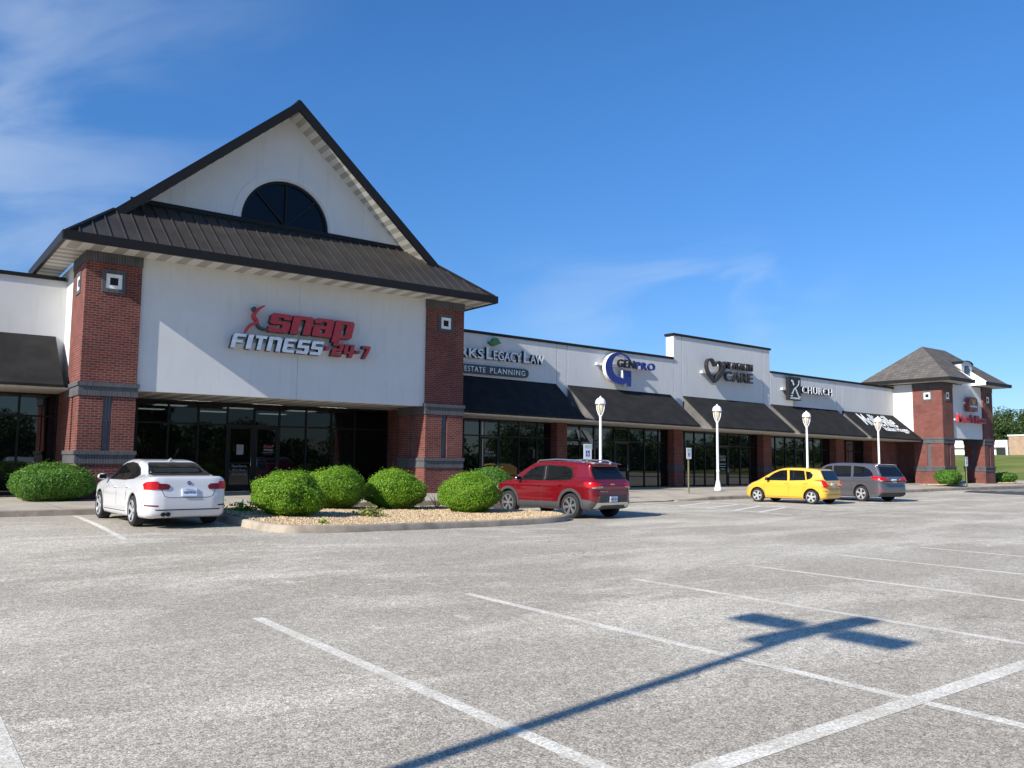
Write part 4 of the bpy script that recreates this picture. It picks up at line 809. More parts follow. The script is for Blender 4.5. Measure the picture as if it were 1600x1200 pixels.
shrub(13.24, 19.4, bedz(14, 20), .86, .84, 1.09, 52000, .026, 'leaf_bright', 'round lime green shrub nearest the red SUV', GI, 4)
shrub(16.75, 23.4, .12, .84, .8, 1.27, 22000, .032, 'leaf_dark', 'darker round shrub mostly hidden between the front shrub and the red SUV', None, 5)
shrub(4.0, 26.5, .39, 1.04, .75, 1.03, 44000, .031, 'leaf_dark', 'wide dark green shrub with bare brown patches before the left pillar', None, 6, tips=120)
shrub(55.75, 26.4, .32, 1.05, .75, 1.0, 9000, .06, 'leaf_dark', 'oval green shrub at the foot of the far hipped tower', None, 7, tips=20)
shrub(67.0, 27.7, .33, 1.25, .8, .74, 6000, .08, 'leaf_dark', 'low shrub right of the far hipped tower', None, 8, tips=20)
def small_plant(x, y, z, r, h, n, mat, label, size=.06):
    t = thing('small_plant', label, 'plant', (x, y, z)); P = rng.normal(size=(n, 3)) * np.array([r * .5, r * .5, h * .28]); P[:, 2] = np.abs(P[:, 2]) + .02; V, F = leaf_cloud(P, P + [0, 0, .3], size, .8); mesh_np('foliage', V, F, mat, t)
    m = MB()
    for k in range(5): a = k * 1.3; m.tube([(0, 0, 0), (r * .3 * math.cos(a), r * .3 * math.sin(a), h * .4)], .006, 5)
    m.build('stem', 'twig', t, local=True)
small_plant(9.4, 18.0, bedz(9.4, 18.0), .28, .36, 420, 'leaf_yellow', 'small yellow green plant in the gravel between the island shrubs')
small_plant(7.5, 16.4, bedz(7.5, 16.4), .09, .18, 40, 'leaf_bright', 'tiny green sprout by the front kerb of the island', .05)
small_plant(7.0, 19.7, bedz(7, 19.7), .34, .34, 350, 'leaf_dark', 'low spreading plant at the left edge of the island beside the white sedan', .06)
t = thing('dry_twig', 'bare brown twigs in the gravel beside the lime green shrub', 'plant', (13.0, 20.7, .2)); m = MB()
for k in range(9): a = k * .72; m.tube([(0, 0, 0), (.12 * math.cos(a), .12 * math.sin(a), .22), (.3 * math.cos(a + .3), .3 * math.sin(a + .3), .42 + .05 * (k % 3))], [.012, .008, .003], 5)
m.build('stem', 'twig', t, local=True)
def make_tree(name, h, r, trunk_h, n, leaf, label, loc, group, seed, mat='leaf_tree'):
    lr = np.random.default_rng(seed); t = thing(name, label, 'tree', loc, group); m = MB(); tr = h * .022 + .06
    m.tube([(0, 0, 0), (.05 * r, .02 * r, trunk_h * .6), (0, .05 * r, trunk_h), (.05 * r, 0, h * .7)], [tr * 1.3, tr, tr * .8, tr * .35], 8); tips = []
    for k in range(9):
        a = k * 2.4 + lr.random(); z0 = trunk_h * (.8 + .25 * lr.random()); R = r * (.45 + .4 * lr.random()); z1 = trunk_h + (h - trunk_h) * (.15 + .65 * lr.random()); b = Vector((R * math.cos(a), R * math.sin(a), z1)); m.tube([(0, 0, z0), tuple(Vector((0, 0, z0)).lerp(b, .5) + Vector((0, 0, .06 * h))), tuple(b)], [tr * .5, tr * .3, tr * .1], 6); tips.append(b)
    m.build('trunk', 'bark', t, local=True, smooth=60)
    nc = 34; C = []
    for k in range(nc):
        d = lr.normal(size=3); d /= np.linalg.norm(d); rr = lr.random() ** .5; C.append(np.array([d[0] * r * .78 * rr, d[1] * r * .78 * rr, trunk_h + (h - trunk_h) * (.5 + .42 * d[2] * rr)]))
    C = np.array(C + [np.array(b) for b in tips]); idx = lr.integers(0, len(C), n); u = lr.normal(size=(n, 3)); u /= np.linalg.norm(u, axis=1, keepdims=True); cr = r * (.2 + .16 * lr.random(len(C)))
    P = C[idx] + u * (cr[idx] * (.55 + .5 * lr.random(n)))[:, None] * np.array([1, 1, .75]); V, F = leaf_cloud(P, u + [0, 0, .4], leaf, .7, 1.4); mesh_np('crown', V, F, mat, t); return t
GT = 'trees beyond the tan brick building'
for k, (x, y, h, r) in enumerate(((236, 92, 13.5, 7.5), (232, 82, 14.6, 7.0), (240, 75, 13.2, 6.5), (236, 98, 13.8, 7), (238, 106, 13, 7), (244, 120, 14, 8), (240, 68, 14.5, 6.0), (246, 88, 15.0, 7.5), (226, 62, 14, 6))):
    make_tree('broadleaf_tree', h, r, h * .2, 8000, .42, ('dark green tree behind the white wing of the tan brick building', 'tallest dark tree right of the far tower', 'dark green tree over the corner of the tan brick building', 'dark green tree rising right beside the far tower edge', 'dark tree mostly hidden by the far tower', 'dark tree seen through the porch of the far tower', 'dark tree with gaps of sky over the tan brick wall', 'tall dark tree behind the front row of far trees', 'dark tree at the right edge over the tan brick wall')[k], (x, y, 3.3), GT, 40 + k)
GB = 'trees across the lot, mirrored in the shop windows'
for k, (x, y, h, r) in enumerate(((21.5, -28, 9.5, 4.3), (36, -42, 8, 4.6), (48, -34, 8, 4.5), (60, -40, 9, 5), (10, -44, 7.5, 4.5), (75, -36, 9.5, 5), (92, -30, 9, 5), (0, -36, 7, 4), (-12, -45, 8, 5), (112, -26, 10, 5.5), (135, -20, 10, 6))):
    make_tree('broadleaf_tree', h * .88, r, h * .1, 5200, .33, ('tall round tree alone across the lot', 'broad tree across the lot behind the lone tall one', 'medium tree across the lot, centre of its row', 'large tree across the lot beside the medium one', 'low wide tree far behind the camera', 'tall tree across the lot towards the right', 'bushy tree at the right side across the lot', 'small tree directly behind the camera', 'dark tree behind the camera to the left', 'high tree far right across the lot', 'highest tree at the far right corner of the lot')[k], (x, y, 0), GB, 80 + k)
n = 64000; xx = rng.uniform(-80, 260, n); top = 3.9 + 1.3 * np.sin(xx * .21) + 1.1 * np.sin(xx * .53 + 1) + .6 * np.sin(xx * 1.3); P = np.stack([xx, -62 + .12 * xx + 3 * rng.normal(size=n), np.maximum(.1, top * rng.random(n) ** .8)], 1)
V, F = leaf_cloud(P, rng.normal(size=(n, 3)) + [0, .8, .5], .6, .5); tag(mesh_np('distant_wood', V, F, 'leaf_tree'), 'distant wood closing the far side of the lot behind the camera', 'wood', None, 'stuff')
# ------------------------------------------------------------------ far building on the rise
FB = thing('brick_building', 'distant low tan brick building with a white wing on the grassy rise', 'building', (190, 70, 3.5))
m = MB(); m.box(190, 215, 40, 77.2, 3.2, 7.7); m.build('brick_wall', 'tan_brick', FB)
m = MB(); m.box(189.8, 215.2, 39.8, 77.4, 7.7, 8.0); m.build('roof_edge', 'stucco_plain', FB)
m = MB(); m.box(189.7, 212, 77.42, 93, 5.4, 6.9); m.box(189.8, 190.2, 77.4, 77.8, 3.2, 5.4); m.build('canopy', 'stucco_plain', FB)
m = MB(); m.box(190.5, 212, 80.0, 93, 3.2, 5.4); m.build('white_wall', 'stucco_plain', FB)
m = MB(); m.box(190.6, 212, 77.42, 80.0, 3.2, 5.4); m.build('doorway', 'glass', FB)
# ------------------------------------------------------------------ parked cars
def sdpoly(px, py, poly):
    d = np.full(px.shape, 1e9); s = np.ones(px.shape); n = len(poly)
    for i in range(n):
        (ax, ay), (bx, by) = poly[i], poly[i - 1]; ex, ey = bx - ax, by - ay; wx, wy = px - ax, py - ay
        t = np.clip((wx * ex + wy * ey) / (ex * ex + ey * ey + 1e-12), 0, 1); d = np.minimum(d, (wx - ex * t) ** 2 + (wy - ey * t) ** 2)
        c1, c2, c3 = py >= ay, py < by, ex * wy > ey * wx; s = np.where((c1 & c2 & c3) | (~c1 & ~c2 & ~c3), -s, s)
    return s * np.sqrt(d)
def smin(a, b, k): h = np.maximum(k - np.abs(a - b), 0) / k; return np.minimum(a, b) - h * h * k / 4
def smax(a, b, k): return -smin(-a, -b, k)
def surface_nets(F, x, y, z):
    S = F < 0; nx, ny, nz = F.shape; h = x[1] - x[0]
    c = [(i, j, k) for i in (0, 1) for j in (0, 1) for k in (0, 1)]
    cnt = sum(S[i:nx - 1 + i, j:ny - 1 + j, k:nz - 1 + k].astype(int) for i, j, k in c); act = (cnt > 0) & (cnt < 8)
    idx = -np.ones(act.shape, int); I = np.argwhere(act); idx[act] = np.arange(len(I)); acc = np.zeros((len(I), 3)); num = np.zeros(len(I))
    for a in range(8):
        for b in range(a + 1, 8):
            ca, cb_ = np.array(c[a]), np.array(c[b])
            if np.abs(ca - cb_).sum() != 1: continue
            fa = F[tuple((I + ca).T)]; fb = F[tuple((I + cb_).T)]; m = (fa < 0) != (fb < 0); t = np.where(m, fa / np.where(m, fa - fb, 1), 0)
            acc += (ca + (cb_ - ca) * t[:, None]) * m[:, None]; num += m
    V = (I + acc / num[:, None]) * h + np.array([x[0], y[0], z[0]]); Q = []
    for ax in range(3):
        sl = [slice(1, -1)] * 3; sl[ax] = slice(0, -1); o = [0, 0, 0]; o[ax] = 1
        A = S[tuple(sl)]; B = S[tuple(slice(q.start + o[k], (q.stop or 0) + o[k] or None) if k == ax else q for k, q in enumerate(sl))]
        m = np.argwhere(A != B); off = np.array([0 if k == ax else 1 for k in range(3)]); m = m + off; u, v = [k for k in range(3) if k != ax]
        def at(du, dv): q = m.copy(); q[:, u] -= du; q[:, v] -= dv; return idx[tuple(q.T)]
        q = np.stack([at(1, 1), at(0, 1), at(0, 0), at(1, 0)], 1); flip = ~S[tuple(m.T)]
        if ax == 1: flip = ~flip
        q[flip] = q[flip][:, ::-1]; Q.append(q)
    return V, np.vstack(Q)
class Car:
    def __init__(s, name, label, color, X, Y, yaw, scale, spec):
        s.sp = spec; s.t = thing(name, label, 'car', (X, Y, G(X, Y)), None, yaw); s.t.scale = (scale,) * 3; s.paint = color
        h = .03; hw, L0, L1, H = spec['hw'], spec['rear'], spec['front'], spec['H']
        x = np.arange(-hw - .09, hw + .09, h); y = np.arange(L0 - .09, L1 + .09, h); z = np.arange(.06, H + .12, h)
        Xg, Yg, Zg = np.meshgrid(x, y, z, indexing='ij'); ax = np.abs(Xg)
        def side(p):
            yy, zz = np.meshgrid(y, z, indexing='ij'); return sdpoly(yy, zz, p)[None]
        xx, yy = np.meshgrid(np.abs(x), y, indexing='ij'); plan = sdpoly(xx, yy, [(-2, L0)] + catmull(spec['plan'], 4, False) + [(-2, L1)])[:, :, None]
        zz = z[None, None]; wl = hw + np.interp(z, *zip(*spec['sect']))[None, None]
        low = smax(smax(np.broadcast_to(side(catmull(spec['low'], 4)), Xg.shape), np.broadcast_to(plan, Xg.shape), .16), ax - wl, .05)
        wg = spec['gw'] - (Zg - spec['belt']) * spec['tumble'] - np.interp(y, *zip(*spec['gplan']))[None, :, None]
        grn = smax(np.broadcast_to(side(catmull(spec['green'], 4)), Xg.shape), (ax - wg) * .93, .09)
        F = smin(low, grn, spec.get('blend', .07))
        for yw in spec['axles']:
            r = spec['R'] + .055; cyl = np.sqrt((Yg - yw) ** 2 + (Zg - spec['R']) ** 2) - r; F = np.maximum(F, -np.maximum(cyl, (hw - .34) - ax))
        V, Q = surface_nets(F, x, y, z)
        m = MB(); m.add(V.tolist(), Q.tolist()); C = V[Q].mean(1); mi = np.zeros(len(Q), int)
        for yw in spec['axles']: mi[(np.hypot(C[:, 1] - yw, C[:, 2] - spec['R']) < spec['R'] + .066) & (np.abs(C[:, 0]) > hw - .42) & (np.abs(C[:, 0]) < hw - .05)] = 1
        mi[C[:, 2] < spec['clear'] + .02] = 1; m.mi = mi.tolist()
        s.body = m.build('body', [color, 'plastic'], s.t, local=True, smooth=50); s.bvh = BVHTree.FromPolygons([Vector(v) for v in V], [tuple(q) for q in Q.tolist()]); s.hw = hw
    def patch(s, name, poly, view, mat, off=.005, parent=None, step=.05, smoothing=0, label=None, mirror=False, depth=.012, reach=.62):
        """a panel that follows the body: poly in (y, z) for the sides, (x, z) for back or front, (x, y) from the top."""
        if smoothing: poly = catmull(poly, smoothing)
        P = []
        for (a, b), (c, d) in zip(poly, poly[1:] + poly[:1]):
            n = max(1, int(math.hypot(c - a, d - b) / step)); P += [(a + (c - a) * t / n, b + (d - b) * t / n) for t in range(n)]
        nb = len(P); xs = [p[0] for p in P]; ys = [p[1] for p in P]; pts = list(P)
        for a in np.arange(min(xs) + step * .6, max(xs), step):
            for b in np.arange(min(ys) + step * .6, max(ys), step):
                if inside(a, b, P) and min((a - p[0]) ** 2 + (b - p[1]) ** 2 for p in P) > (step * .45) ** 2: pts.append((float(a), float(b)))
        vo, _, fo, *_ = delaunay_2d_cdt([Vector(p) for p in pts], [], [list(range(nb))], 1, 1e-5)
        views = [view] + ([{'L': 'R', 'R': 'L'}[view]] if mirror else []); out = []
        for vw in views:
            V = []
            for p in vo:
                a, b = p
                o, d = {'L': ((-3, a, b), (1, 0, 0)), 'R': ((3, a, b), (-1, 0, 0)), 'B': ((a, -4, b), (0, 1, 0)), 'F': ((a, 4, b), (0, -1, 0)), 'T': ((a, b, 4), (0, 0, -1))}[vw]
                lim = {'L': s.hw * .55, 'R': s.hw * .55, 'B': reach, 'F': reach, 'T': 9}[vw]
                for tr in range(40):
                    hit, nrm, _, _ = s.bvh.ray_cast(Vector(o), Vector(d))
                    if hit is not None and (vw in 'LRT' and abs(hit.x) > (s.hw - lim if vw != 'T' else -1) or vw == 'B' and hit.y < s.sp['rear'] + lim or vw == 'F' and hit.y > s.sp['front'] - lim): break
                    if vw in 'BF': o = (o[0] * .985, o[1], o[2])
                    else: o = (o[0], o[1] * .995, o[2] + (.9 - o[2]) * .02)
                if hit is None: hit, nrm, _, _ = s.bvh.find_nearest(Vector(o) + Vector(d) * 2)
                nn = nrm if nrm.dot(Vector(d)) < 0 else -nrm; w = (nn - Vector(d)).normalized(); V.append((hit + w * off, hit - w * depth))
            k = len(V); F = [tuple(f) for f in fo]; F2 = list(F)
            ec = {}
            for f in F:
                for i in range(len(f)): e = (f[i], f[(i + 1) % len(f)]); ec[e] = 1
            for (a, b) in list(ec):
                if (b, a) not in ec: F2.append((a, a + k, b + k, b))
            m = MB(); m.add([v[0] for v in V] + [v[1] for v in V], F2); o = m.build(name, mat, parent or s.t, local=True, smooth=40)
            if label: o['label'] = label
            out.append(o)
        return out[0] if len(out) == 1 else out
    def seam(s, pts, view='L', w=.014, mat='seam', mirror=False, name='panel_gap', off=.0015, parent=None):
        P = [np.array(p, float) for p in pts]; L, R = [], []
        for i in range(len(P)):
            d = P[min(i + 1, len(P) - 1)] - P[max(i - 1, 0)]; d /= np.hypot(*d); n = np.array([-d[1], d[0]]) * w / 2; L.append(tuple(P[i] + n)); R.append(tuple(P[i] - n))
        return s.patch(name, L + R[::-1], view, mat, off, parent or s.body, .12, 0, None, mirror)
    def add(s, mb, name, mat, parent=None, smooth=40): return mb.build(name, mat, parent or s.t, local=True, smooth=smooth)
    def wheels(s, spokes, wide=.22, rim='rim', twin=False, inset=.03, sw=.05):
        R = s.sp['R']; rr = R * .70; first = None
        for yw in s.sp['axles']:
            for sg in (-1, 1):
                if first is None:
                    m = MB(); m.lathe(0, 0, [(rr, -.02), (rr, -.005), (rr - .012, 0), (rr - .03, -.01), (rr - .035, -.07), (0.02, -.085)], 36, 'x')
                    ob = m.build('wheel', 'dish', s.t, local=True, smooth=40)
                    m = MB(); m.lathe(0, 0, [(rr + .002, -.012), (rr + .002, .003), (rr - .016, .005), (rr - .026, -.02), (rr - .03, -.02)], 36, 'x', caps=False)
                    for k in range(spokes):
                        for da in ((-.13, .13) if twin else (0,)):
                            a = 2 * math.pi * k / spokes + da; c, sn = math.cos(a), math.sin(a); p = []
                            for xx in (-.035, -.004):
                                for rad_, ww in ((.03, sw * .75), (rr - .012, sw)):
                                    for sd in ((-1, 1) if rad_ < .05 else (1, -1)): p.append((xx - (.012 if rad_ < .05 else 0), rad_ * c - sd * ww * .5 * sn, rad_ * sn + sd * ww * .5 * c))
                            m.hexa(p)
                    m.lathe(0, 0, [(.055, -.04), (.055, -.012), (.03, -.006), (.001, -.005)], 16, 'x'); m.build('rim', rim, ob, local=True, smooth=40)
                    m = MB(); m.lathe(0, 0, [(rr, -wide), (R * .9, -wide - .004), (R * .985, -wide + .02), (R, -wide + .05), (R, -.05), (R * .985, -.02), (R * .9, .004), (rr + .012, .002), (rr, -.012)], 40, 'x', caps=False); m.build('tyre', 'tyre', ob, local=True, smooth=40)
                    first = ob
                else: ob = clone(first, s.t)
                ob.location = (sg * (s.hw - inset), yw, R); ob.rotation_euler = (yw * .7, 0, 0)
                if sg < 0: ob.rotation_euler = (0, 0, math.pi)
        first.rotation_euler = (.2, 0, math.pi)
    def mirrors(s, y, z, mat, w=.20):
        for sg in (-1, 1):
            m = MB(); x = sg * (s.hw + .02); m.tube([(sg * (s.hw - .13), y + .02, z - .03), (x, y, z)], [.035, .03], 8)
            prof = [(0.0, -.5), (.62, -.45), (.95, -.2), (1, .1), (.8, .4), (.35, .55), (0.0, .58)]; vs = []
            for r, c in prof:
                for k in range(14): a = 2 * math.pi * k / 14; vs.append((x + sg * .07 + .105 * r * math.cos(a), y + .12 * c, z + .035 + .072 * r * math.sin(a)))
            m.add(vs, [(j * 14 + k, j * 14 + (k + 1) % 14, (j + 1) * 14 + (k + 1) % 14, (j + 1) * 14 + k) for j in range(len(prof) - 1) for k in range(14)]); ob = s.add(m, 'wing_mirror', mat)
            m = MB(); m.box(x + sg * .07 - .08, x + sg * .07 + .08, y - .066, y - .058, z - .015, z + .085); s.add(m, 'mirror_glass', 'carglass', ob)
    def plate(s, z, txt, col='plate', w=.31, h=.155):
        p = s.patch('licence_plate', [(-w / 2, z - h / 2), (w / 2, z - h / 2), (w / 2, z + h / 2), (-w / 2, z + h / 2)], 'B', col, .030, None, .2)
        hit = s.bvh.ray_cast(Vector((0, -4, z)), Vector((0, 1, 0)))[0]; m = MB(); text_on(m, txt, -w * .40, w * .40, z - .032, z + .034, hit.y - .038, .005); s.add(m, 'plate_number', 'sign_blue', p)
        m = MB(); m.box(-w * .25, w * .25, hit.y - .036, hit.y - .031, z + .052, z + .066); m.box(-w * .3, w * .3, hit.y - .036, hit.y - .031, z - .07, z - .058); s.add(m, 'plate_caption', 'paper', p)
    def handles(s, spots, mat):
        for y, z in spots:
            for sg in (-1, 1):
                hit = s.bvh.ray_cast(Vector((3 * sg, y, z)), Vector((-sg, 0, 0)))[0]; m = MB(); m.tube([(hit.x - sg * .005, y - .1, z), (hit.x + sg * .025, y - .07, z + .004), (hit.x + sg * .025, y + .07, z + .004), (hit.x - sg * .005, y + .1, z)], .017, 6); s.add(m, 'door_handle', mat)

# white sedan
c = Car('parked_sedan', 'white sedan with dark tinted windows parked nose-in by the left brick pillar', 'paint_white', 5.03, 19.85, .035, .955, dict(hw=.905, rear=-2.445, front=2.19, H=1.43, R=.325, axles=(-1.405, 1.405), clear=.17, belt=.96, gw=.80, tumble=.50, blend=.10,
  plan=[(.52, -2.445), (.76, -2.33), (.87, -2.0), (.905, -1.2), (.905, 1.2), (.87, 1.75), (.72, 2.08), (.45, 2.19)],
  sect=[(.1, -.06), (.2, -.03), (.35, -.012), (.6, 0), (.72, .0), (.85, -.02), (.98, -.075), (1.1, -.17)],
  low=[(-2.2, .20), (-2.38, .25), (-2.44, .42), (-2.445, .62), (-2.40, .78), (-2.37, .95), (-2.33, 1.055), (-2.2, 1.075), (-1.6, 1.06), (-.8, .98), (.5, .98), (1.1, .96), (1.6, .90), (1.98, .79), (2.14, .68), (2.19, .5), (2.15, .25), (1.9, .17), (0, .17), (-1.9, .18)],
  green=[(-1.98, .9), (-1.80, 1.08), (-1.45, 1.235), (-1.05, 1.365), (-.6, 1.42), (-.15, 1.43), (.2, 1.405), (.5, 1.31), (.85, 1.13), (1.25, .93), (1.2, .8), (-1.9, .8)], gplan=[(-2.2, .10), (-1.5, .05), (-.8, .0), (.4, .0), (1.2, .06)]))
c.wheels(5, .235, 'rim', True, .02, .05); c.mirrors(.72, .985, 'paint_white'); c.handles([(-.08, .80), (-1.0, .83)], 'paint_white')
base = c.patch('window_trim', [(.98, .955), (.46, 1.255), (.15, 1.335), (-.3, 1.365), (-.75, 1.335), (-1.1, 1.23), (-1.32, 1.09), (-1.22, 1.0), (-.6, .965)], 'L', 'frame', .004, None, .06, 0, None, True)
for nm, pl in (('front_side_window', [(.86, .975), (.42, 1.235), (.14, 1.312), (-.13, 1.335), (-.16, .975)]), ('rear_side_window', [(-.20, .975), (-.18, 1.337), (-.5, 1.335), (-.78, 1.30), (-.98, .99)]), ('quarter_window', [(-1.02, .995), (-.85, 1.28), (-1.08, 1.20), (-1.27, 1.09), (-1.19, 1.012)])):
    c.patch(nm, pl, 'L', 'carglass', .009, None, .06, 0, None, True)
c.patch('rear_window', [(-.60, 1.085), (.60, 1.085), (.655, 1.105), (.52, 1.335), (.47, 1.36), (-.47, 1.36), (-.52, 1.335), (-.655, 1.105)], 'B', 'carglass', .006, None, .06, reach=1.8)
for sg in (-1, 1):
    S2 = lambda P: [(p[0] * sg, p[1]) for p in P]
    c.patch('tail_lamp', S2([(.85, .80), (.85, .93), (.80, .965), (.64, .97), (.625, .93), (.625, .80)]), 'B', 'tail', .016, None, .03); c.patch('tail_lamp', S2([(.62, .80), (.62, .925), (.47, .92), (.405, .89), (.395, .84), (.43, .80)]), 'B', 'taildark', .016, None, .03)
    c.patch('reflector', S2([(.62, .445), (.84, .455), (.84, .485), (.62, .475)]), 'B', 'taildark', .006, None, .05)
    c.patch('headlamp', S2([(.42, .62), (.42, .72), (.7, .77), (.84, .76), (.84, .66)]), 'F', 'headlens', .008, None, .05)
c.patch('bumper_slot', [(-.66, .365), (.66, .365), (.68, .39), (-.68, .39)], 'B', 'plastic', .003, None, .06)
c.patch('grille', [(-.36, .52), (.36, .52), (.36, .70), (-.36, .70)], 'F', 'plastic', .006, None, .06)
c.seam([(.60, 1.03), (.56, .80), (.50, .66), (.40, .63), (-.40, .63), (-.50, .66), (-.56, .80), (-.60, 1.03)], 'B', .012)
for ln in ([(.95, .93), (.98, .6), (.92, .3)], [(-.15, .96), (-.16, .6), (-.15, .3)], [(-1.0, .96), (-.98, .75), (-.9, .55)]): c.seam(ln, 'L', .010, 'seam', True)
c.seam([(.9, .285), (-.9, .295)], 'L', .016, 'seam', True)
c.plate(.74, 'NR8 W3D')
m = MB(); hy = c.bvh.ray_cast(Vector((0, -4, .935)), Vector((0, 1, 0)))[0].y; m.add(*(lambda v: ([(a * .041, hy - .012 + d, .935 + b * .041) for d in (0, .02) for a, b in v], [tuple(range(16)), tuple(range(31, 15, -1))] + [(i, (i + 1) % 16, 16 + (i + 1) % 16, 16 + i) for i in range(16)]))([(math.cos(t * math.pi / 8), math.sin(t * math.pi / 8)) for t in range(16)])); em = c.add(m, 'round_emblem', 'plastic')
m = MB()
for q in range(4): m.prism_y([[(0, .935)] + [(.03 * math.cos(t), .935 + .03 * math.sin(t)) for t in np.linspace(q * math.pi / 2 + .06, (q + 1) * math.pi / 2 - .06, 5)]], hy - .018, hy - .011); m.cur = 1 - m.cur
c.add(m, 'emblem_quarters', ['silver', 'sign_blue'], em)
m = MB(); text_on(m, '330i', .42, .56, .90, .93, hy - .012, .012); text_on(m, 'xDrive', -.56, -.42, .90, .925, hy - .012, .012); c.add(m, 'badge_lettering', 'chrome')
m = MB()
for dx in (0, .1): m.lathe(-.52 + dx, 0, [(.045, 0), (.045, .16), (.036, .16), (.034, .02)], 14)
m.v = [(x, -2.43 + z, .285 + y) for x, y, z in m.v]; c.add(m, 'exhaust_tip', 'frame')
m = MB(); m.hexa([(-.03, -1.05, 1.39), (.03, -1.05, 1.39), (.022, -.88, 1.40), (-.022, -.88, 1.40), (-.012, -1.06, 1.46), (.012, -1.06, 1.46), (.01, -.92, 1.42), (-.01, -.92, 1.42)]); c.add(m, 'roof_antenna', 'paint_white')

# red SUV
c = Car('parked_suv', 'dark red compact SUV with grey cladding and silver roof rails beside the island', 'paint_red', 16.60, 19.5, .085, 1.0, dict(hw=.905, rear=-2.22, front=2.17, H=1.63, R=.355, axles=(-1.32, 1.32), clear=.24, belt=1.06, gw=.80, tumble=.34, blend=.08,
  plan=[(.55, -2.22), (.78, -2.12), (.885, -1.8), (.905, -1.1), (.905, 1.2), (.88, 1.7), (.74, 2.03), (.45, 2.17)],
  sect=[(.1, -.07), (.25, -.03), (.4, -.005), (.55, -.012), (.75, -.0), (.9, -.004), (1.04, -.05), (1.15, -.14)],
  low=[(-1.95, .27), (-2.1, .32), (-2.18, .45), (-2.215, .62), (-2.20, .75), (-2.17, .92), (-2.13, 1.06), (-1.9, 1.12), (-1.2, 1.10), (-.4, 1.075), (.6, 1.07), (1.15, 1.06), (1.6, 1.0), (1.98, .92), (2.11, .82), (2.16, .6), (2.12, .35), (1.9, .25), (0, .24), (-1.7, .25)],
  green=[(-2.10, .95), (-2.06, 1.12), (-1.90, 1.36), (-1.84, 1.50), (-1.90, 1.555), (-1.80, 1.58), (-1.2, 1.61), (-.4, 1.63), (.1, 1.615), (.45, 1.56), (.85, 1.37), (1.35, 1.06), (1.3, .9), (-2.0, .9)], gplan=[(-2.2, .09), (-1.4, .03), (-.6, 0), (.5, .0), (1.3, .06)]))
c.wheels(6, .225, 'rim_dark', True, .0, .034); c.mirrors(.78, 1.07, 'chrome'); c.handles([(-.02, .90), (-.92, .93)], 'paint_red')
c.patch('window_trim', [(.98, 1.045), (.52, 1.37), (.25, 1.48), (-.2, 1.515), (-.95, 1.49), (-1.22, 1.42), (-1.32, 1.20), (-1.25, 1.085), (-.4, 1.055)], 'L', 'frame', .004, None, .06, 0, None, True)
for nm, pl in (('front_side_window', [(.90, 1.065), (.48, 1.36), (.24, 1.455), (-.02, 1.48), (-.12, 1.065)]), ('rear_side_window', [(-.30, 1.07), (-.24, 1.49), (-.93, 1.465), (-1.16, 1.395), (-1.26, 1.2), (-1.2, 1.10)])): c.patch(nm, pl, 'L', 'carglass', .009, None, .06, 0, None, True)
c.seam([(-.21, 1.08), (-.13, 1.48)], 'L', .02, 'silver', True, 'pillar_trim', .008, c.t)
c.patch('rear_window', [(-.66, 1.12), (.66, 1.12), (.60, 1.36), (.52, 1.475), (-.52, 1.475), (-.60, 1.36)], 'B', 'carglass', .006, None, .06, reach=1.2)
m = MB(); m.hexa([(-.58, -1.99, 1.525), (.58, -1.99, 1.525), (.62, -1.72, 1.53), (-.62, -1.72, 1.53), (-.58, -1.99, 1.548), (.58, -1.99, 1.548), (.62, -1.72, 1.598), (-.62, -1.72, 1.598)]); c.add(m, 'roof_spoiler', 'paint_red')
for sg in (-1, 1):
    S2 = lambda P: [(p[0] * sg, p[1]) for p in P]
    c.patch('tail_lamp', S2([(.86, .885), (.875, 1.03), (.80, 1.05), (.50, 1.0), (.40, .97), (.62, .93)]), 'B', 'tail', .016, None, .03); c.patch('tail_lamp', S2([(.80, .87), (.81, .89), (.62, .925), (.46, .925), (.52, .885), (.66, .87)]), 'B', 'headlens', .017, None, .03)
    c.patch('headlamp', S2([(.40, .72), (.42, .80), (.82, .84), (.85, .74)]), 'F', 'headlens', .008, None, .05)
    m = MB(); x = .60 * sg; m.tube([(x, .32, 1.575), (x, .22, 1.64), (x, -.5, 1.675), (x, -1.45, 1.645), (x, -1.62, 1.58)], .022, 8); c.add(m, 'roof_rail', 'silver')
    vw = 'L' if sg < 0 else 'R'
    for yw in (-1.32, 1.32):
        ang = np.linspace(rad(-12), rad(192), 26); c.patch('arch_cladding', [(yw + .495 * math.cos(t), .355 + .50 * math.sin(t)) for t in ang] + [(yw + .422 * math.cos(t), .355 + .422 * math.sin(t)) for t in ang[::-1]], vw, 'cladding', .02, None, .04)
    c.patch('sill_cladding', [(.84, .245), (.84, .44), (-.84, .46), (-.84, .245)], vw, 'cladding', .012, None, .07); c.patch('corner_cladding', [(-1.80, .29), (-1.79, .56), (-2.05, .53), (-2.16, .48), (-2.1, .33)], vw, 'cladding', .012, None, .06)
c.patch('rear_bumper_cladding', [(-.86, .29), (.86, .29), (.87, .50), (.62, .49), (.58, .66), (-.58, .66), (-.62, .49), (-.87, .50)], 'B', 'cladding', .012, None, .06)
c.patch('skid_plate', [(-.74, .31), (-.60, .31), (-.46, .40), (.46, .40), (.60, .31), (.74, .31), (.66, .47), (-.66, .47)], 'B', 'silver', .024, None, .06, 0, None, False, .02)
c.patch('grille', [(-.6, .45), (.6, .45), (.55, .72), (-.55, .72)], 'F', 'plastic', .006, None, .06)
for ln in ([(.97, 1.03), (1.0, .7), (.93, .46)], [(-.13, 1.05), (-.14, .7), (-.13, .46)], [(-1.28, 1.1), (-1.1, .86), (-.88, .70)]): c.seam(ln, 'L', .012, 'seam', True)
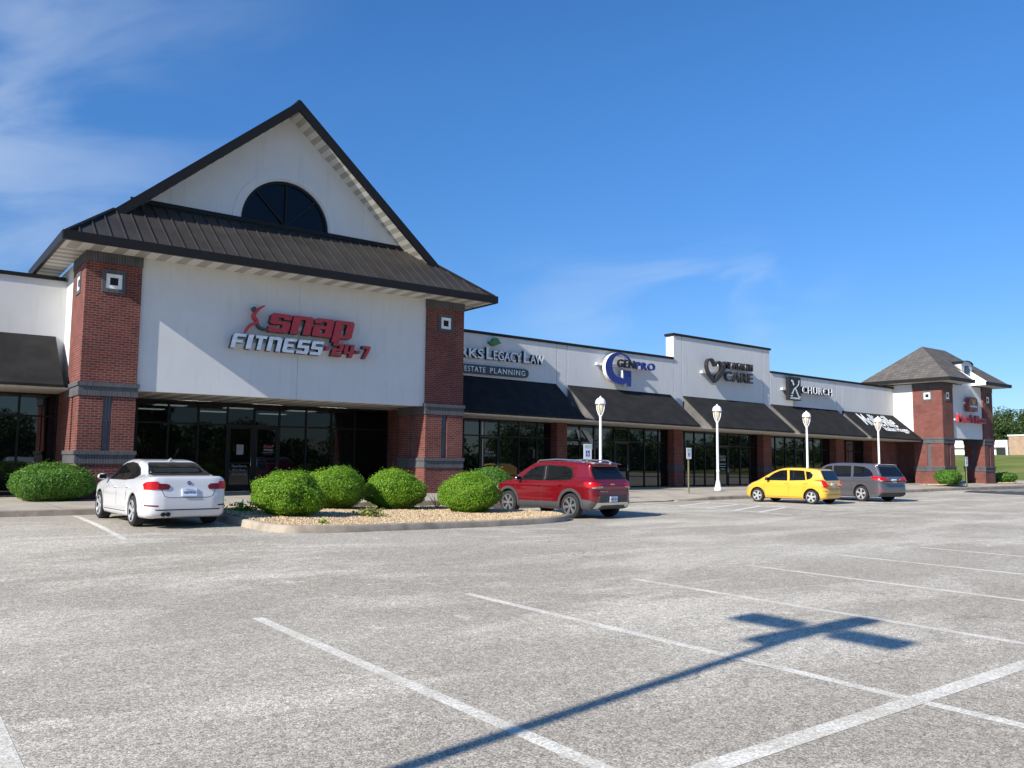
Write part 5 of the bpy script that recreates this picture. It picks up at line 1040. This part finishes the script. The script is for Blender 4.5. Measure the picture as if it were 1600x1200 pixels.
c.seam([(.66, 1.08), (.68, .9), (.60, .7), (-.60, .7), (-.68, .9), (-.66, 1.08)], 'B', .012)
c.plate(.56, 'TBZ 417')
hy = c.bvh.ray_cast(Vector((0, -4, .975)), Vector((0, 1, 0)))[0].y
m = MB(); m.prism_y([[(-.085, .962), (-.03, .962), (-.024, .948), (.034, .948), (.03, .962), (.075, .962), (.085, .988), (.03, .988), (.024, 1.002), (-.034, 1.002), (-.03, .988), (-.075, .988)]], hy - .016, hy + .01); c.add(m, 'cross_emblem', 'gold')
m = MB(); text_on(m, 'TRAILBLAZER', -.56, -.26, .765, .795, hy - .045, .04); c.add(m, 'badge_lettering', 'chrome')

# yellow hatchback
c = Car('parked_hatchback', 'bright yellow five-door hatchback with silver five-spoke wheels parked at the kerb', 'paint_yellow', 30.40, 20.75, .10, .965, dict(hw=.835, rear=-1.89, front=2.0, H=1.495, R=.295, axles=(-1.24, 1.24), clear=.19, belt=.93, gw=.765, tumble=.27, blend=.09,
  plan=[(.50, -1.89), (.70, -1.80), (.81, -1.5), (.835, -.9), (.835, 1.0), (.80, 1.55), (.64, 1.87), (.40, 2.0)],
  sect=[(.1, -.06), (.25, -.025), (.45, 0), (.62, 0), (.8, -.01), (.93, -.045), (1.05, -.12)],
  low=[(-1.7, .22), (-1.84, .27), (-1.885, .42), (-1.885, .6), (-1.80, .68), (-1.79, .86), (-1.75, .98), (-1.4, 1.0), (-.4, .97), (.6, .96), (.95, .95), (1.4, .86), (1.75, .73), (1.93, .60), (1.99, .45), (1.95, .25), (1.7, .19), (0, .19), (-1.5, .2)],
  green=[(-1.78, .85), (-1.73, 1.05), (-1.62, 1.27), (-1.52, 1.40), (-1.3, 1.455), (-.8, 1.49), (-.2, 1.495), (.15, 1.46), (.5, 1.35), (.9, 1.15), (1.35, .88), (1.3, .75), (-1.7, .75)], gplan=[(-1.9, .08), (-1.2, .02), (-.4, 0), (.5, .0), (1.3, .07)]))
c.wheels(5, .19, 'rim', False, .02, .085); c.mirrors(.70, .98, 'plastic'); c.handles([(-.18, .83), (-1.0, .85)], 'paint_yellow')
for nm, pl in (('front_side_window', [(.92, .945), (.50, 1.25), (.2, 1.375), (-.1, 1.40), (-.17, .95)]), ('rear_side_window', [(-.27, .955), (-.21, 1.40), (-.75, 1.385), (-.88, 1.37), (-.98, .985)]), ('quarter_window', [(-1.03, 1.0), (-.94, 1.36), (-1.16, 1.32), (-1.27, 1.22), (-1.24, 1.1), (-1.15, 1.03)])): c.patch(nm, pl, 'L', 'carglass', .007, None, .06, 0, None, True)
c.patch('rear_window', [(-.56, .985), (.56, .985), (.63, 1.04), (.56, 1.34), (.50, 1.385), (-.50, 1.385), (-.56, 1.34), (-.63, 1.04)], 'B', 'carglass', .006, None, .06)
for sg in (-1, 1):
    S2 = lambda P: [(p[0] * sg, p[1]) for p in P]
    c.patch('tail_lamp', S2([(.74, .72), (.765, .88), (.75, .99), (.70, 1.0), (.62, .90), (.52, .74), (.56, .70)]), 'B', 'tail', .016, None, .03)
    c.patch('headlamp', S2([(.40, .60), (.42, .68), (.72, .76), (.80, .72), (.74, .60)]), 'F', 'headlens', .008, None, .04); c.patch('reflector', S2([(.62, .545), (.80, .55), (.80, .575), (.62, .57)]), 'B', 'taildark', .006, None, .05)
c.patch('bumper_strip', [(-.72, .40), (.72, .40), (.72, .415), (-.72, .415)], 'B', 'seam', .003, None, .08); c.patch('grille', [(-.35, .36), (.35, .36), (.35, .5), (-.35, .5)], 'F', 'plastic', .005, None, .06)
for ln in ([(.88, .92), (.92, .6), (.84, .30)], [(-.22, .94), (-.24, .6), (-.22, .28)], [(-1.12, .97), (-1.0, .75), (-.86, .55)]): c.seam(ln, 'L', .011, 'seam', True)
c.seam([(.84, .275), (-.86, .285)], 'L', .014, 'seam', True); c.plate(.80, 'AV5 208', 'plate')
m = MB(); m.tube([(-.35, -1.2, 1.47), (-.35, -1.55, 1.75)], [.008, .003], 5); c.add(m, 'aerial', 'plastic')
m = MB()
for sg in (-1, 1):
    for p, q in ((-.55, -.38), (-.95, -.80)): pass
m.prism_y([[(-.07, .90), (.07, .90), (.08, .925), (-.06, .925)]], c.bvh.ray_cast(Vector((0, -4, .91)), Vector((0, 1, 0)))[0].y - .012, -1.7); c.add(m, 'bar_emblem', 'gold')

# grey minivan
c = Car('parked_minivan', 'slate grey minivan with dark glass parked on the far side of the yellow hatchback', 'paint_grey', 35.25, 21.2, -.15, .96, dict(hw=.99, rear=-2.58, front=2.5, H=1.735, R=.355, axles=(-1.5, 1.5), clear=.2, belt=1.08, gw=.90, tumble=.26, blend=.08,
  plan=[(.62, -2.58), (.84, -2.48), (.96, -2.1), (.99, -1.3), (.99, 1.3), (.95, 1.95), (.78, 2.32), (.45, 2.5)],
  sect=[(.1, -.07), (.25, -.03), (.45, -.01), (.6, -.02), (.8, 0), (.98, -.01), (1.08, -.05), (1.2, -.14)],
  low=[(-2.3, .24), (-2.48, .30), (-2.56, .45), (-2.575, .62), (-2.52, .74), (-2.49, .95), (-2.46, 1.10), (-2.2, 1.15), (-1.0, 1.12), (.5, 1.10), (1.2, 1.08), (1.7, 1.0), (2.15, .9), (2.38, .75), (2.48, .5), (2.42, .28), (2.1, .2), (0, .2), (-2.0, .21)],
  green=[(-2.46, 1.0), (-2.40, 1.2), (-2.22, 1.5), (-2.15, 1.60), (-2.22, 1.65), (-2.0, 1.685), (-1.2, 1.72), (-.3, 1.735), (.3, 1.70), (.7, 1.60), (1.15, 1.36), (1.7, 1.02), (1.6, .9), (-2.4, .9)], gplan=[(-2.5, .08), (-1.6, .02), (-.6, 0), (.5, .0), (1.6, .08)]))
c.wheels(5, .225, 'rim', True, .02, .05); c.mirrors(1.0, 1.10, 'paint_grey'); c.handles([(.12, .92), (-.12, .95)], 'paint_grey')
for nm, pl in (('front_side_window', [(1.18, 1.06), (.78, 1.40), (.5, 1.56), (.22, 1.60), (.12, 1.08)]), ('rear_side_window', [(.04, 1.085), (.12, 1.605), (-.85, 1.60), (-.93, 1.10)]), ('quarter_window', [(-1.06, 1.105), (-1.0, 1.60), (-1.55, 1.56), (-1.85, 1.44), (-2.02, 1.28), (-2.08, 1.15), (-1.6, 1.11)])): c.patch(nm, pl, 'L', 'carglass', .007, None, .06, 0, None, True)
c.patch('rear_window', [(-.72, 1.14), (.72, 1.14), (.70, 1.30), (.60, 1.56), (-.60, 1.56), (-.70, 1.30)], 'B', 'carglass', .006, None, .06)
for sg in (-1, 1):
    S2 = lambda P: [(p[0] * sg, p[1]) for p in P]
    c.patch('tail_lamp', S2([(.93, .98), (.95, 1.10), (.88, 1.14), (.55, 1.06), (.40, 1.05), (.40, .985), (.6, .96)]), 'B', 'tail', .012, None, .05); c.patch('tail_lamp_wrap', [(-2.42, 1.0), (-2.36, 1.12), (-1.98, 1.16), (-2.12, 1.06)], 'L' if sg < 0 else 'R', 'tail', .010, None, .05)
    c.patch('reflector', S2([(.72, .50), (.93, .52), (.93, .55), (.72, .53)]), 'B', 'tail', .006, None, .05); c.patch('headlamp', S2([(.4, .72), (.42, .80), (.82, .9), (.9, .82)]), 'F', 'headlens', .008, None, .05)
c.patch('chrome_bar', [(-.40, 1.065), (.40, 1.065), (.40, 1.09), (-.40, 1.09)], 'B', 'chrome', .012, None, .08); c.patch('lower_bumper', [(-.86, .26), (.86, .26), (.84, .42), (-.84, .42)], 'B', 'plastic', .008, None, .06); c.patch('grille', [(-.6, .5), (.6, .5), (.6, .75), (-.6, .75)], 'F', 'plastic', .006, None, .06)
for ln in ([(1.24, 1.05), (1.26, .7), (1.18, .3)], [(.02, 1.08), (.02, .7), (.03, .3)], [(-1.0, 1.1), (-1.0, .75), (-.98, .45)]): c.seam(ln, 'L', .012, 'seam', True)
c.seam([(-1.0, 1.02), (-2.3, 1.05)], 'L', .02, 'seam', True, 'slide_rail'); c.plate(.94, 'MV7 R42')
